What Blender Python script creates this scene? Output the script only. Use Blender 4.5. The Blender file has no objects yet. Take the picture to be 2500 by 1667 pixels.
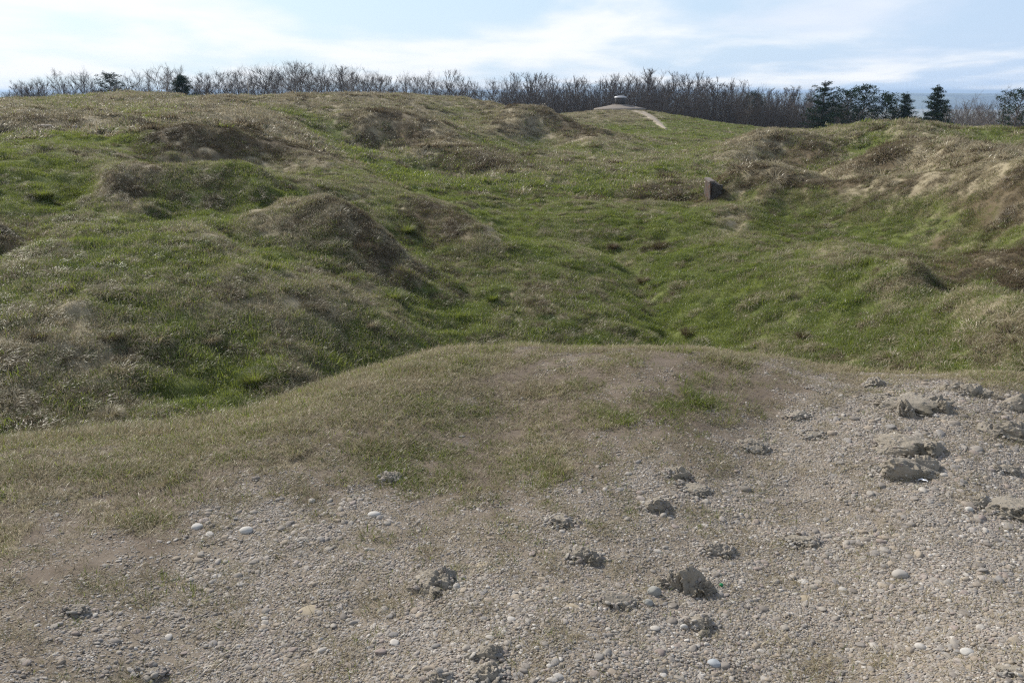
import bpy, math, random
import numpy as np

C = bpy.context.scene.collection
R = math.radians
rng = np.random.default_rng(7)
random.seed(7)

# ------------------------------------------------------------------ camera numbers
F, CX, CY, HOR, EYE = 1900.0, 1250.0, 833.5, 224.0, 1.65
PITCH = math.atan((CY - HOR) / F)
SUN_AZ, SUN_EL = R(-43), R(38)          # azimuth from +Y towards +X, elevation


def ray(xd, yd):
    """azimuth and slope (rise over run) of a sight line; xd, yd in 2352-wide survey units"""
    u = (xd * 1.06293 - CX) / F
    v = -(yd * 1.06293 - CY) / F
    c, s = math.cos(PITCH), math.sin(PITCH)
    y = c + v * s
    z = -s + v * c
    return math.atan2(u, y), z / math.hypot(u, y)


# ------------------------------------------------------------------ noise
def _h(ix, iy, seed):
    n = (ix.astype(np.int64) * 374761393 + iy.astype(np.int64) * 668265263 + seed * 974711) & 0xFFFFFFFF
    n = ((n ^ (n >> 13)) * 1274126177) & 0xFFFFFFFF
    return ((n ^ (n >> 16)) & 0xFFFF) / 65535.0


def noise(x, y, seed=0):
    """2-D gradient noise, about -1..1"""
    x = np.asarray(x, float); y = np.asarray(y, float)
    ix, iy = np.floor(x), np.floor(y)
    fx, fy = x - ix, y - iy
    ux, uy = fx * fx * fx * (fx * (fx * 6 - 15) + 10), fy * fy * fy * (fy * (fy * 6 - 15) + 10)
    def g(dx, dy):
        a = _h(ix + dx, iy + dy, seed) * 2 * math.pi
        return np.cos(a) * (fx - dx) + np.sin(a) * (fy - dy)
    a = g(0, 0) * (1 - ux) + g(1, 0) * ux
    b = g(0, 1) * (1 - ux) + g(1, 1) * ux
    return (a * (1 - uy) + b * uy) * 1.5


def fbm(x, y, seed=0, oct=4, gain=0.5):
    t, a, s = 0, 1.0, 0
    for k in range(oct):
        t = t + a * noise(x * 2 ** k + 17.3 * k, y * 2 ** k - 9.1 * k, seed + k); s += a; a *= gain
    return t / s


def nz(x, y, k, base, seed, oct=3):
    """fbm whose grain grows with k in fixed steps, blended between them (never stretched along a sight line)"""
    x, y, k = np.broadcast_arrays(np.asarray(x, float), y, k); L_ = np.log2(k); o = np.zeros(x.shape)
    for l in range(-3, 4):
        w = np.clip(1 - np.abs(L_ - l), 0, 1); m = w > 0
        if m.any(): o[m] += w[m] * fbm(x[m] / (base * 2. ** l) + 13.7 * l, y[m] / (base * 2. ** l) - 5.1 * l, seed + 7 * l, oct)
    return o


def noise3(p, seed=0):
    """cheap 3-D noise from three 2-D slices"""
    return (noise(p[:, 0] + 0.37 * p[:, 2], p[:, 1] - 0.61 * p[:, 2], seed)
            + noise(p[:, 1] + 5.1, p[:, 2] + 0.45 * p[:, 0], seed + 11)
            + noise(p[:, 2] - 0.3 * p[:, 1] + 9.7, p[:, 0] + 2.2, seed + 23)) / 1.9


def sstep(a, b, x):
    t = np.clip((x - a) / (b - a), 0, 1)
    return t * t * (3 - 2 * t)


# ------------------------------------------------------------------ the lie of the land
# survey stations: (x, y, distance) on the visible surface; 'z' rows give height instead of distance
SURVEY_D = [
    # left skyline crest
    (0,224,60),(60,222,60),(150,216,60),(230,213,60),(275,207,62),(335,207,62),(400,212,64),(450,218,66),(560,215,68),(600,217,70),(640,214,70),(700,211,72),
    (800,210,74),(880,211,76),(950,213,78),(1000,217,79),(1060,221,79),(1110,230,79),(1150,239,76),
    # straw mound with the earth scar
    (1180,242,70),(1220,238,68),(1262,250,67),(1300,272,66),(1335,292,64),(1365,312,60),(1200,275,62),(1250,300,63),(1150,262,65),(1110,262,66),
    (1200,312,59),(1100,292,56),(1020,262,62),
    # straw plateau on the left
    (0,240,48),(150,240,47),(300,236,48),(420,240,48),(560,240,50),(700,235,56),(820,232,60),(920,236,62),
    (0,262,38),(120,262,37),(260,265,38),(380,258,40),(480,262,38),(560,268,38),(640,262,45),
    (0,285,35.2),(160,285,34.8),(300,290,34),
    # straw bank with dark face
    (330,302,28),(400,294,27.5),(450,291,27.5),(520,293,28),(580,302,28.5),(640,316,28.5),(700,345,27.5),(765,380,25.5),
    (340,345,26.3),(450,362,25.9),(560,398,24.6),(650,392,25.5),(520,342,26.7),
    # crest running down from the plateau
    (600,252,43),(640,270,41),(680,290,38.5),(740,330,34.5),(800,372,30),(860,400,27),
    # big dark crater
    (720,277,49.5),(790,261,51.5),(850,257,51),(900,261,51),(960,280,50),(1000,300,48.6),(1015,316,46.8),(850,249,56),(920,252,57),
    (780,300,48.6),(820,328,47.4),(870,339,47),(940,332,47.1),(1000,320,46.6),
    (800,347,42),(870,345,42),(920,340,43),(760,322,45),
    # green bumps in front of it
    (900,352,38),(960,340,41),(1010,334,42.5),(1060,341,42),(1110,366,39),(960,372,38.6),(1040,394,38),(1100,392,37.5),
    (1150,344,46),(1200,362,43),(1170,385,37.5),(1100,322,50),(1250,350,46),(1320,392,37),(1260,388,37),(1350,360,45),
    # turret hill and its shoulders
    (1300,262,112),(1350,253,118),(1400,251,121),(1430,251,121),(1480,252,121),(1520,258,120),(1560,265,118),(1650,280,114),(1750,292,112),(1850,297,112),(1920,299,110),
    (1340,292,92),(1430,288,98),(1500,292,97),(1600,300,92),(1700,308,88),(1430,310,78),(1550,320,72),
    # right-hand green mound
    (1690,350,48),(1730,328,51),(1765,312,53),(1830,296,55),(1900,290,56),(1950,283,56),(2000,275,56),(2080,272,55),(2150,277,56),(2200,288,57),(2250,287,58),(2300,285,58),(2352,291,57),
    (1780,345,51),(1850,374,48.6),(1930,366,49),(2000,330,51.3),(2100,315,50),(2250,318,50),(1760,380,47),
    # straw hump right
    (1945,397,36),(1970,378,37),(1995,362,38),(2050,345,38),(2100,338,38),(2200,341,37),(2300,350,36),(2352,356,35),
    (2030,395,36),(2080,375,36.6),(2200,372,33),(2300,372,30),
    # ridge behind the stone block
    (1740,388,29.8),(1790,388,29.6),(1850,400,29),(1950,411,28),(2050,407,27),(2150,399,26),(2250,390,25),(2300,384,24.3),(2352,374,23.5),
    (1720,458,27),(1800,474,26.5),(1900,480,25.9),(1990,483,25.2),(2100,490,24),(2200,500,22.8),(2280,512,21.8),(2352,528,20.6),
    # bank that the block sticks out of
    (1690,402,28.9),(1682,428,28.0),(1688,450,27.5),(1720,430,27.9),(1760,432,27.4),
    # trench by the block
    (1400,432,31.6),(1500,434,31.6),(1600,436,31.4),(1400,447,29.4),(1500,452,28.6),(1600,455,28.2),(1380,458,27.8),(1500,462,27.2),(1620,463,27),(1700,468,26),
    # hollow bank left
    (250,388,20.6),(330,380,20.8),(400,379,20.8),(480,382,20.6),(535,388,20.4),(580,412,19.8),(640,420,20.5),(720,425,21),
    (300,412,20),(380,478,18.8),(450,484,18.6),(520,476,18.8),(548,455,19.3),(330,455,19.1),
    # bank behind the round mound
    (850,468,20.5),(900,470,20.8),(950,474,20.8),(1010,486,20.5),(1060,505,19.8),(1095,530,19),(860,505,19.4),(920,543,18.8),(990,560,18.5),(1050,570,18.2),
    # round mound
    (560,506,16.2),(600,478,16.8),(650,460,17),(700,451,17),(755,452,16.9),(800,468,16.7),(840,493,16.5),(880,528,16.2),(940,592,15.5),(1000,652,14.9),
    (640,520,15.6),(720,540,15.3),(800,590,14.7),(600,575,14.8),(860,625,14.3),(930,680,13.8),(700,605,14),(540,560,15.4),
]
SURVEY_Z = [
    # dip and slope left
    (0,972,-1.25),(200,955,-1.35),(380,938,-1.45),(560,905,-1.55),(700,862,-1.55),
    (0,900,-1.12),(200,880,-1.25),(400,862,-1.4),(600,852,-1.5),(750,825,-1.7),
    (0,800,-.95),(200,790,-1.03),(400,770,-1.2),(600,760,-1.32),(800,760,-1.62),(950,772,-1.95),
    (0,700,-.85),(200,690,-.85),(400,680,-.95),(600,670,-1.05),(750,680,-1.28),(880,722,-1.62),
    (0,622,-.72),(50,592,-.7),(100,570,-.7),(0,585,-.95),(40,545,-.85),(0,525,-.6),
    (200,600,-.7),(400,590,-.75),(500,545,-.8),
    (150,520,-.72),(300,510,-.78),(440,505,-.82),(0,440,-.42),(100,430,-.42),(200,440,-.55),(0,340,.2),(120,340,.18),(240,345,.1),
    # valley floor and the ditch
    (1000,752,-2.2),(1150,775,-2.3),(1300,778,-2.35),(1450,772,-2.42),(1555,768,-2.5),
    (1050,690,-2.15),(1200,690,-2.2),(1350,690,-2.28),(1450,700,-2.4),(1525,718,-2.5),
    (1100,620,-2.1),(1250,610,-2.12),(1380,620,-2.25),(1480,645,-2.42),
    (1150,540,-2.05),(1280,530,-2.08),(1400,560,-2.2),(1440,595,-2.32),
    (1000,450,-1.75),(1120,470,-1.95),(1250,460,-2.0),(900,425,-1.45),(1000,415,-1.6),(1150,415,-1.85),(1300,415,-1.95),(1450,415,-2.0),(1550,405,-2.0),
    (1400,500,-2.08),(1550,510,-2.1),(1500,380,-2.05),(1600,380,-2.1),(1450,345,-2.1),(1600,345,-2.2),(1650,325,-2.2),
    # green slope rising to the right
    (1640,770,-2.42),(1600,700,-2.3),(1560,620,-2.2),(1700,790,-2.3),(1800,810,-2.15),
    (1700,680,-2.12),(1800,690,-1.98),(1700,570,-2.0),(1850,570,-1.8),(1950,560,-1.62),
    (2000,720,-1.78),(2200,745,-1.45),(2352,775,-1.25),(2000,815,-1.95),(2200,830,-1.65),(2352,840,-1.42),
    (1950,592,-1.6),(2100,622,-1.32),(2250,657,-1.12),(2352,686,-1.02),(1980,640,-1.7),(2150,690,-1.5),
]
HIDDEN = [  # azimuth is that of (x, y); distance, height - ground out of sight behind a rise
    (0,995,6.2,-.8),(200,985,6.4,-.9),(400,965,6.6,-1.0),(600,910,7,-1.2),(800,840,7.4,-1.4),(1000,800,7.6,-1.5),(1250,788,7.6,-1.6),(1500,795,7.6,-1.65),(1750,810,7.4,-1.5),(1950,850,7.4,-1.35),(2150,855,7.4,-1.3),(2352,862,7.4,-1.2),
    (800,840,9,-2.0),(1000,800,9.2,-2.25),(1250,788,9.5,-2.4),(1500,795,9.5,-2.55),(1750,810,9,-2.3),(1950,850,8.6,-2.0),(2150,855,8.4,-1.8),(2352,862,8.2,-1.65),
    (700,452,18.7,-1.05),(800,470,18.2,-1.45),(880,528,17.6,-1.6),(620,470,18.2,-.95),
    (2352,660,14.2,-1.7),(2250,640,14.6,-1.75),(2150,615,15.4,-1.65),(2352,600,15.6,-1.45),(2250,580,16.6,-1.45),
    (1740,389,33,-1.9),(1850,400,32,-1.9),(1950,410,31,-1.7),(2050,400,30,-1.2),
    (400,380,22.5,-.35),
    (2080,272,66,-2.2),(2300,285,70,-2.5),(1900,290,68,-2.6),(2200,288,66,-2.4),
    (1220,238,76,-1.6),(1300,270,75,-2.2),
    (1850,372,41,-2.2),
    (2352,374,25.6,-.75),(2300,384,26.4,-.8),(2250,390,27.2,-.85),(2150,399,28.4,-1.0),(2352,374,29,-1.0),(2200,392,31,-1.1),
    (450,291,30,.15),(580,302,31,.0),(360,300,30.5,.2),(640,316,31,-.15),
]
for xs in (0, 150, 330, 500, 700, 900, 1050):
    HIDDEN += [(xs, 222, 86, .1 if xs < 600 else -.5), (xs, 222, 110, -.1 if xs < 600 else -1.0), (xs, 222, 150, -.8 if xs < 600 else -2.0), (xs, 222, 230, -4)]
for xs in (1200, 1400, 1600):
    HIDDEN += [(xs, 222, 140, -3.2), (xs, 222, 170, -5.5), (xs, 222, 230, -9)]
for xs in (1800, 2000, 2200, 2352):
    HIDDEN += [(xs, 222, 95, -3.6), (xs, 222, 120, -4.6 if xs > 1900 else -2.9), (xs, 222, 165, -7.2), (xs, 222, 230, -10)]
PLATEAU = []
for xs, yl, zl in ((0,1000,-.3),(200,985,-.29),(400,963,-.28),(550,932,-.27),(650,892,-.26),(800,840,-.25),(1000,800,-.22),(1200,786,-.2),(1400,788,-.2),(1600,798,-.2),(1800,818,-.2),(1900,842,-.22),(2050,850,-.22),(2200,855,-.22),(2352,862,-.22)):
    a, t = ray(xs, yl + float(np.interp(xs, [0, 300, 700, 900, 1100], [28, 38, 38, 20, 9])))
    PLATEAU.append((a, (zl - EYE) / t, zl))
near = [(R(a), d, -0.012 * d * d * (0.55 + 0.25 * abs(a) / 45)) for a in (-50, -30, -10, 10, 30, 50) for d in (.6, 1.2, 2.2, 3.2)]
near += [(R(a), 4.1, -0.012 * 16 * .62) for a in (-20, 0, 20, 38)]

pts = []
for x, y, d in SURVEY_D:
    a, t = ray(x, y); pts.append((a, d, t * d + EYE))
for x, y, z in SURVEY_Z:
    a, t = ray(x, y); pts.append((a, (z - EYE) / t, z))
for x, y, d, z in HIDDEN:
    a, t = ray(x, y); pts.append((a, d, z))
pts += PLATEAU + near
# carry the land on past both sides of the view
extra = []
for a, d, z in pts:
    if abs(a) > R(29): extra.append((math.copysign(R(48), a) , d, z + .1 * math.sin(d)))
pts += extra
P = np.array(pts)
AZK = 2.2


def tps(P, val, lam):
    X = np.c_[P[:, 0] * AZK, np.log(P[:, 1])]
    n = len(X)
    def U(r2): return 0.5 * r2 * np.log(r2 + 1e-12)
    D2 = ((X[:, None] - X[None]) ** 2).sum(-1)
    K = U(D2) + lam * np.eye(n)
    Pm = np.c_[np.ones(n), X]
    A = np.block([[K, Pm], [Pm.T, np.zeros((3, 3))]])
    w = np.linalg.solve(A, np.r_[val, np.zeros(3)])
    def ev(az, ld):
        q = np.c_[az.ravel() * AZK, ld.ravel()]
        out = np.empty(len(q))
        for i in range(0, len(q), 20000):
            s = q[i:i + 20000]
            out[i:i + 20000] = U(((s[:, None] - X[None]) ** 2).sum(-1)) @ w[:n] + w[n] + s @ w[n + 1:]
        return out.reshape(az.shape)
    return ev


SHARP = .22
LD0, LD1 = math.log(0.5), math.log(300.0)
GA, GL = np.linspace(R(-52), R(52), 330), np.linspace(LD0, LD1, 520)
_ev = tps(P, (P[:, 2] - EYE) / P[:, 1], 3e-5)
GT = _ev(*np.meshgrid(GA, GL, indexing='ij'))



def _blur(G, sa, sl):
    def k(n): q = np.arange(-3 * int(n + 1), 3 * int(n + 1) + 1); w = np.exp(-.5 * (q / n) ** 2); return w / w.sum()
    for ax, n in ((0, sa), (1, sl)):
        w = k(n); h = len(w) // 2; G = np.pad(G, [(h, h) if i == ax else (0, 0) for i in (0, 1)], mode='edge')
        G = np.apply_along_axis(lambda v: np.convolve(v, w, 'valid'), ax, G)
    return G


# the smooth fit rounds the banks off: give them back their steepness
GT = GT + SHARP * (GT - _blur(GT, 9, 13)) * (.3 + .7 * sstep(math.log(17), math.log(24), GL))[None] * sstep(math.log(8.5), math.log(12), GL)[None] * (1 - sstep(math.log(58), math.log(76), GL)[None])


def bil(G, az, ld):
    i = np.clip((az - GA[0]) / (GA[1] - GA[0]), 0, len(GA) - 1.001); j = np.clip((ld - GL[0]) / (GL[1] - GL[0]), 0, len(GL) - 1.001)
    i0, j0 = i.astype(int), j.astype(int); a, b = i - i0, j - j0
    return G[i0, j0] * (1 - a) * (1 - b) + G[i0 + 1, j0] * a * (1 - b) + G[i0, j0 + 1] * (1 - a) * b + G[i0 + 1, j0 + 1] * a * b


_a1, _a2 = ray(1400, 440)[0], ray(1632, 440)[0]
TR = (30.4 * math.sin(_a1), 30.4 * math.cos(_a1), 29.4 * math.sin(_a2), 29.4 * math.cos(_a2))

GULLY = []
for _x, _y, _z in ((1395,556,-2.2),(1412,575,-2.22),(1445,602,-2.32),(1462,625,-2.36),(1478,652,-2.42),(1492,676,-2.45),(1520,712,-2.5),(1532,742,-2.52),(1560,768,-2.54),(1600,785,-2.5)):
    _a, _t = ray(_x, _y); GULLY.append(((_z - EYE) / _t * math.sin(_a), (_z - EYE) / _t * math.cos(_a)))


def base_h(x, y):
    d = np.hypot(x, y); az = np.arctan2(x, y); ld = np.log(np.maximum(d, .5))
    z = EYE + bil(GT, az, ld) * np.clip(d, .5, 300)
    far = sstep(230, 900, d)
    z = z * (1 - far) + (-95) * far
    back = sstep(R(60), R(110), np.abs(az))
    return z * (1 - back) + back * np.where(d < 5, 0, -1.5 * sstep(5, 12, d) - 93 * far)


def height(x, y):
    d = np.hypot(x, y)
    z = base_h(x, y)
    out = sstep(5.6, 8.5, d)                       # beyond the trodden brow
    farf = sstep(14, 40, d)
    m = fbm(x / 5.2, y / 5.2, 3, 3)
    z = z + out * (.03 + .04 * farf) * m - out * (.05 + .13 * farf)
    # overlapping shell holes: rounded swells with creased hollows between
    wx0, wy0 = x + 1.3 * noise(x / 5, y / 5, 13), y + 1.3 * noise(x / 5 + 3, y / 5, 14)
    bl = np.abs(noise(wx0 / 5.4, wy0 / 5.4, 15)) * 2 - .55
    bl2 = np.abs(noise(wx0 / 2.5 + 8, wy0 / 2.5, 16)) * 2 - .55
    nearf = sstep(9, 20, d) * (1 - sstep(85, 120, d))
    z = z + out * nearf * (.13 * bl + .06 * bl2)
    # the narrow gully winding down the valley
    dg = np.full(np.shape(x), 9.)
    for (ax, ay), (bx, by) in zip(GULLY[:-1], GULLY[1:]):
        ux, uy = bx - ax, by - ay; l2 = ux * ux + uy * uy
        t = np.clip(((x - ax) * ux + (y - ay) * uy) / l2, 0, 1); dg = np.minimum(dg, np.hypot(x - ax - t * ux, y - ay - t * uy))
    dg = dg + .12 * noise(x / .8, y / .8, 63)
    z = z - out * (.15 * np.exp(-(dg / .28) ** 2) + .13 * np.exp(-(dg / 1.3) ** 2))
    m2 = fbm(x / 1.7 + 40, y / 1.7, 9, 3)
    z = z + out * (.045 + .05 * farf) * m2
    # hummocks of old grass
    wx, wy = x + .25 * noise(x / .9, y / .9, 21), y + .25 * noise(x / .9 + 7, y / .9, 22)
    hm = noise(wx / .62, wy / .62, 31)
    hm2 = noise(wx / .3, wy / .3, 33)
    patch = sstep(-.35, .45, noise(x / 3.1, y / 3.1, 41))
    z = z + out * (np.maximum(hm, -.15) * (.125 + .03 * farf) + hm2 * .05) * (.35 + .85 * patch) * (1 - sstep(45, 110, d) * .6)
    # the old trench running up to the stone block
    ax, ay, bx, by = TR
    ux, uy = bx - ax, by - ay; ln = math.hypot(ux, uy); ux, uy = ux / ln, uy / ln
    s = (x - ax) * ux + (y - ay) * uy; q = (y - ay) * ux - (x - ax) * uy + .25 * noise(s / 2.2, 0 * s, 61)
    z = z - .55 * np.exp(-(q / .75) ** 4) * sstep(-2.5, 1, s) * (1 - sstep(ln - .2, ln + .6, s))
    # trodden top: shallow undulation
    inn = 1 - out
    z = z + inn * (.035 * fbm(x / 1.1, y / 1.1, 51, 3) + .012 * fbm(x / .22, y / .22, 55, 3))
    return z


# bring the skyline, hummocks and all, to its surveyed height
SKY = [(0,225),(60,224),(150,218),(230,215),(275,209),(335,209),(400,214),(450,220),(560,216),(600,219),(640,216),(700,213),(800,212),(880,213),(950,215),(1000,219),(1060,223),(1110,231),(1150,240),
       (1180,243),(1220,240),(1262,251),(1300,263),(1350,254),(1430,252),(1480,253),(1520,259),(1560,266),(1650,281),(1750,293),(1850,296),(1900,291),(1950,284),(2000,277),(2080,273),(2150,279),(2200,289),(2250,288),(2300,287),(2352,292)]
_sa = np.array([ray(x_, y_)[0] for x_, y_ in SKY]); _st = np.array([ray(x_, y_)[1] for x_, y_ in SKY])
_rd = np.exp(np.linspace(math.log(14), math.log(135), 420))
for _it in range(3):
    A_, D_ = np.meshgrid(GA, _rd, indexing='ij')
    act = ((height(D_ * np.sin(A_), D_ * np.cos(A_)) + .10 - EYE) / D_).max(1)
    dlt = np.interp(GA, _sa, _st) - act; dlt = np.convolve(np.pad(dlt, 3, mode='edge'), np.ones(7) / 7, 'valid')
    GT = GT + dlt[:, None] * (sstep(math.log(40), math.log(58), GL) * (1 - sstep(math.log(135), math.log(180), GL)))[None]


# one sheet of ground, fine in front of the camera and coarse behind it, out to the horizon
AZ = np.concatenate([np.linspace(-math.pi, R(-50), 40, endpoint=False), np.linspace(R(-50), R(50), 760), np.linspace(R(50), math.pi, 41)[1:]])
LR = np.concatenate([np.linspace(math.log(.04), math.log(.9), 14, endpoint=False), np.linspace(math.log(.9), math.log(130), 900, endpoint=False), np.linspace(math.log(130), math.log(420), 90, endpoint=False), np.linspace(math.log(420), math.log(16000), 40)])
AA, LL = np.meshgrid(AZ, LR, indexing='ij')
DD = np.exp(LL); TX, TY = DD * np.sin(AA), DD * np.cos(AA)
TZ = height(TX, TY)


def ground(x, y):
    """height of the finished ground sheet under a point"""
    x = np.atleast_1d(np.asarray(x, float)); y = np.atleast_1d(np.asarray(y, float))
    az = np.arctan2(x, y); ld = np.log(np.maximum(np.hypot(x, y), .041))
    i = np.clip(np.searchsorted(AZ, az) - 1, 0, len(AZ) - 2); j = np.clip(np.searchsorted(LR, ld) - 1, 0, len(LR) - 2)
    a = np.clip((az - AZ[i]) / (AZ[i + 1] - AZ[i]), 0, 1); b = np.clip((ld - LR[j]) / (LR[j + 1] - LR[j]), 0, 1)
    return TZ[i, j] * (1 - a) * (1 - b) + TZ[i + 1, j] * a * (1 - b) + TZ[i, j + 1] * (1 - a) * b + TZ[i + 1, j + 1] * a * b


def gnormal(x, y, e=.06):
    x = np.atleast_1d(np.asarray(x, float)); y = np.atleast_1d(np.asarray(y, float))
    nx = -(ground(x + e, y) - ground(x - e, y)) / (2 * e); ny = -(ground(x, y + e) - ground(x, y - e)) / (2 * e)
    n = np.c_[nx, ny, np.ones_like(nx)]
    return n / np.linalg.norm(n, axis=1, keepdims=True)


_RD = np.exp(np.linspace(math.log(1.0), math.log(260), 2600))


def spot(x, y):
    """where the sight line through a survey station meets the ground: (x, y, z)"""
    a, t = ray(x, y)
    gz = ground(_RD * math.sin(a), _RD * math.cos(a))
    hit = np.nonzero(gz > EYE + t * _RD)[0]
    d = _RD[hit[0]] if len(hit) else 260.0
    return d * math.sin(a), d * math.cos(a), float(ground(d * math.sin(a), d * math.cos(a))[0])


def mesh_from(name, V, Fc, mat=None, smooth=True, attrs=None):
    """V (n,3) and Fc (m,k) arrays -> mesh data, k = 3 or 4 (or a list of such arrays)"""
    me = bpy.data.meshes.new(name)
    if not isinstance(Fc, list): Fc = [Fc]
    Fc = [f for f in Fc if len(f)]
    V = np.ascontiguousarray(V, np.float32)
    me.vertices.add(len(V)); me.vertices.foreach_set('co', V.ravel())
    idx = np.concatenate([f.ravel() for f in Fc]).astype(np.int32)
    tot = np.concatenate([np.full(len(f), f.shape[1]) for f in Fc]).astype(np.int32)
    start = np.r_[0, np.cumsum(tot)[:-1]].astype(np.int32)
    me.loops.add(len(idx)); me.loops.foreach_set('vertex_index', idx)
    me.polygons.add(len(tot)); me.polygons.foreach_set('loop_start', start); me.polygons.foreach_set('loop_total', tot)
    me.update(calc_edges=True)
    me.polygons.foreach_set('use_smooth', np.full(len(tot), smooth))
    for k, v in (attrs or {}).items():
        a = me.attributes.new(k, 'FLOAT', 'POINT'); a.data.foreach_set('value', np.ascontiguousarray(v, np.float32))
    if mat: me.materials.append(mat)
    return me


def link(name, me, parent=None, loc=(0, 0, 0), **props):
    o = bpy.data.objects.new(name, me); C.objects.link(o); o.location = loc
    if parent: o.parent = parent
    for k, v in props.items(): o[k] = v
    return o
# ------------------------------------------------------------------ what grows where
def field(st, k, power=3.6):
    """inverse-distance field over (bearing, log distance) from survey stations; returns a function of (x, y)"""
    S = []
    for r in st:
        x, y, z = spot(r[0], r[1]); S.append((math.atan2(x, y) * 2.2, math.log(math.hypot(x, y)), r[k]))
    S = np.array(S)
    ga, gl = np.linspace(R(-50), R(50), 240), np.linspace(0, math.log(140), 300)
    A, B = np.meshgrid(ga * 2.2, gl, indexing='ij')
    num, den = np.zeros_like(A), np.zeros_like(A)
    for a, l, v in S:
        w = 1 / (((A - a) ** 2 + ((B - l) * 1.25) ** 2) ** (power / 2) + 3e-6); num += w * v; den += w
    G = _blur(num / den, 1.6, 2.0)
    def f(x, y):
        az = np.arctan2(x, y); ld = np.log(np.maximum(np.hypot(x, y), 1.0))
        i = np.clip((az - ga[0]) / (ga[1] - ga[0]), 0, len(ga) - 1.001); j = np.clip((ld - gl[0]) / (gl[1] - gl[0]), 0, len(gl) - 1.001)
        i0, j0 = i.astype(int), j.astype(int); a, b = i - i0, j - j0
        return G[i0, j0] * (1 - a) * (1 - b) + G[i0 + 1, j0] * a * (1 - b) + G[i0, j0 + 1] * (1 - a) * b + G[i0 + 1, j0 + 1] * a * b
    return f


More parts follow.
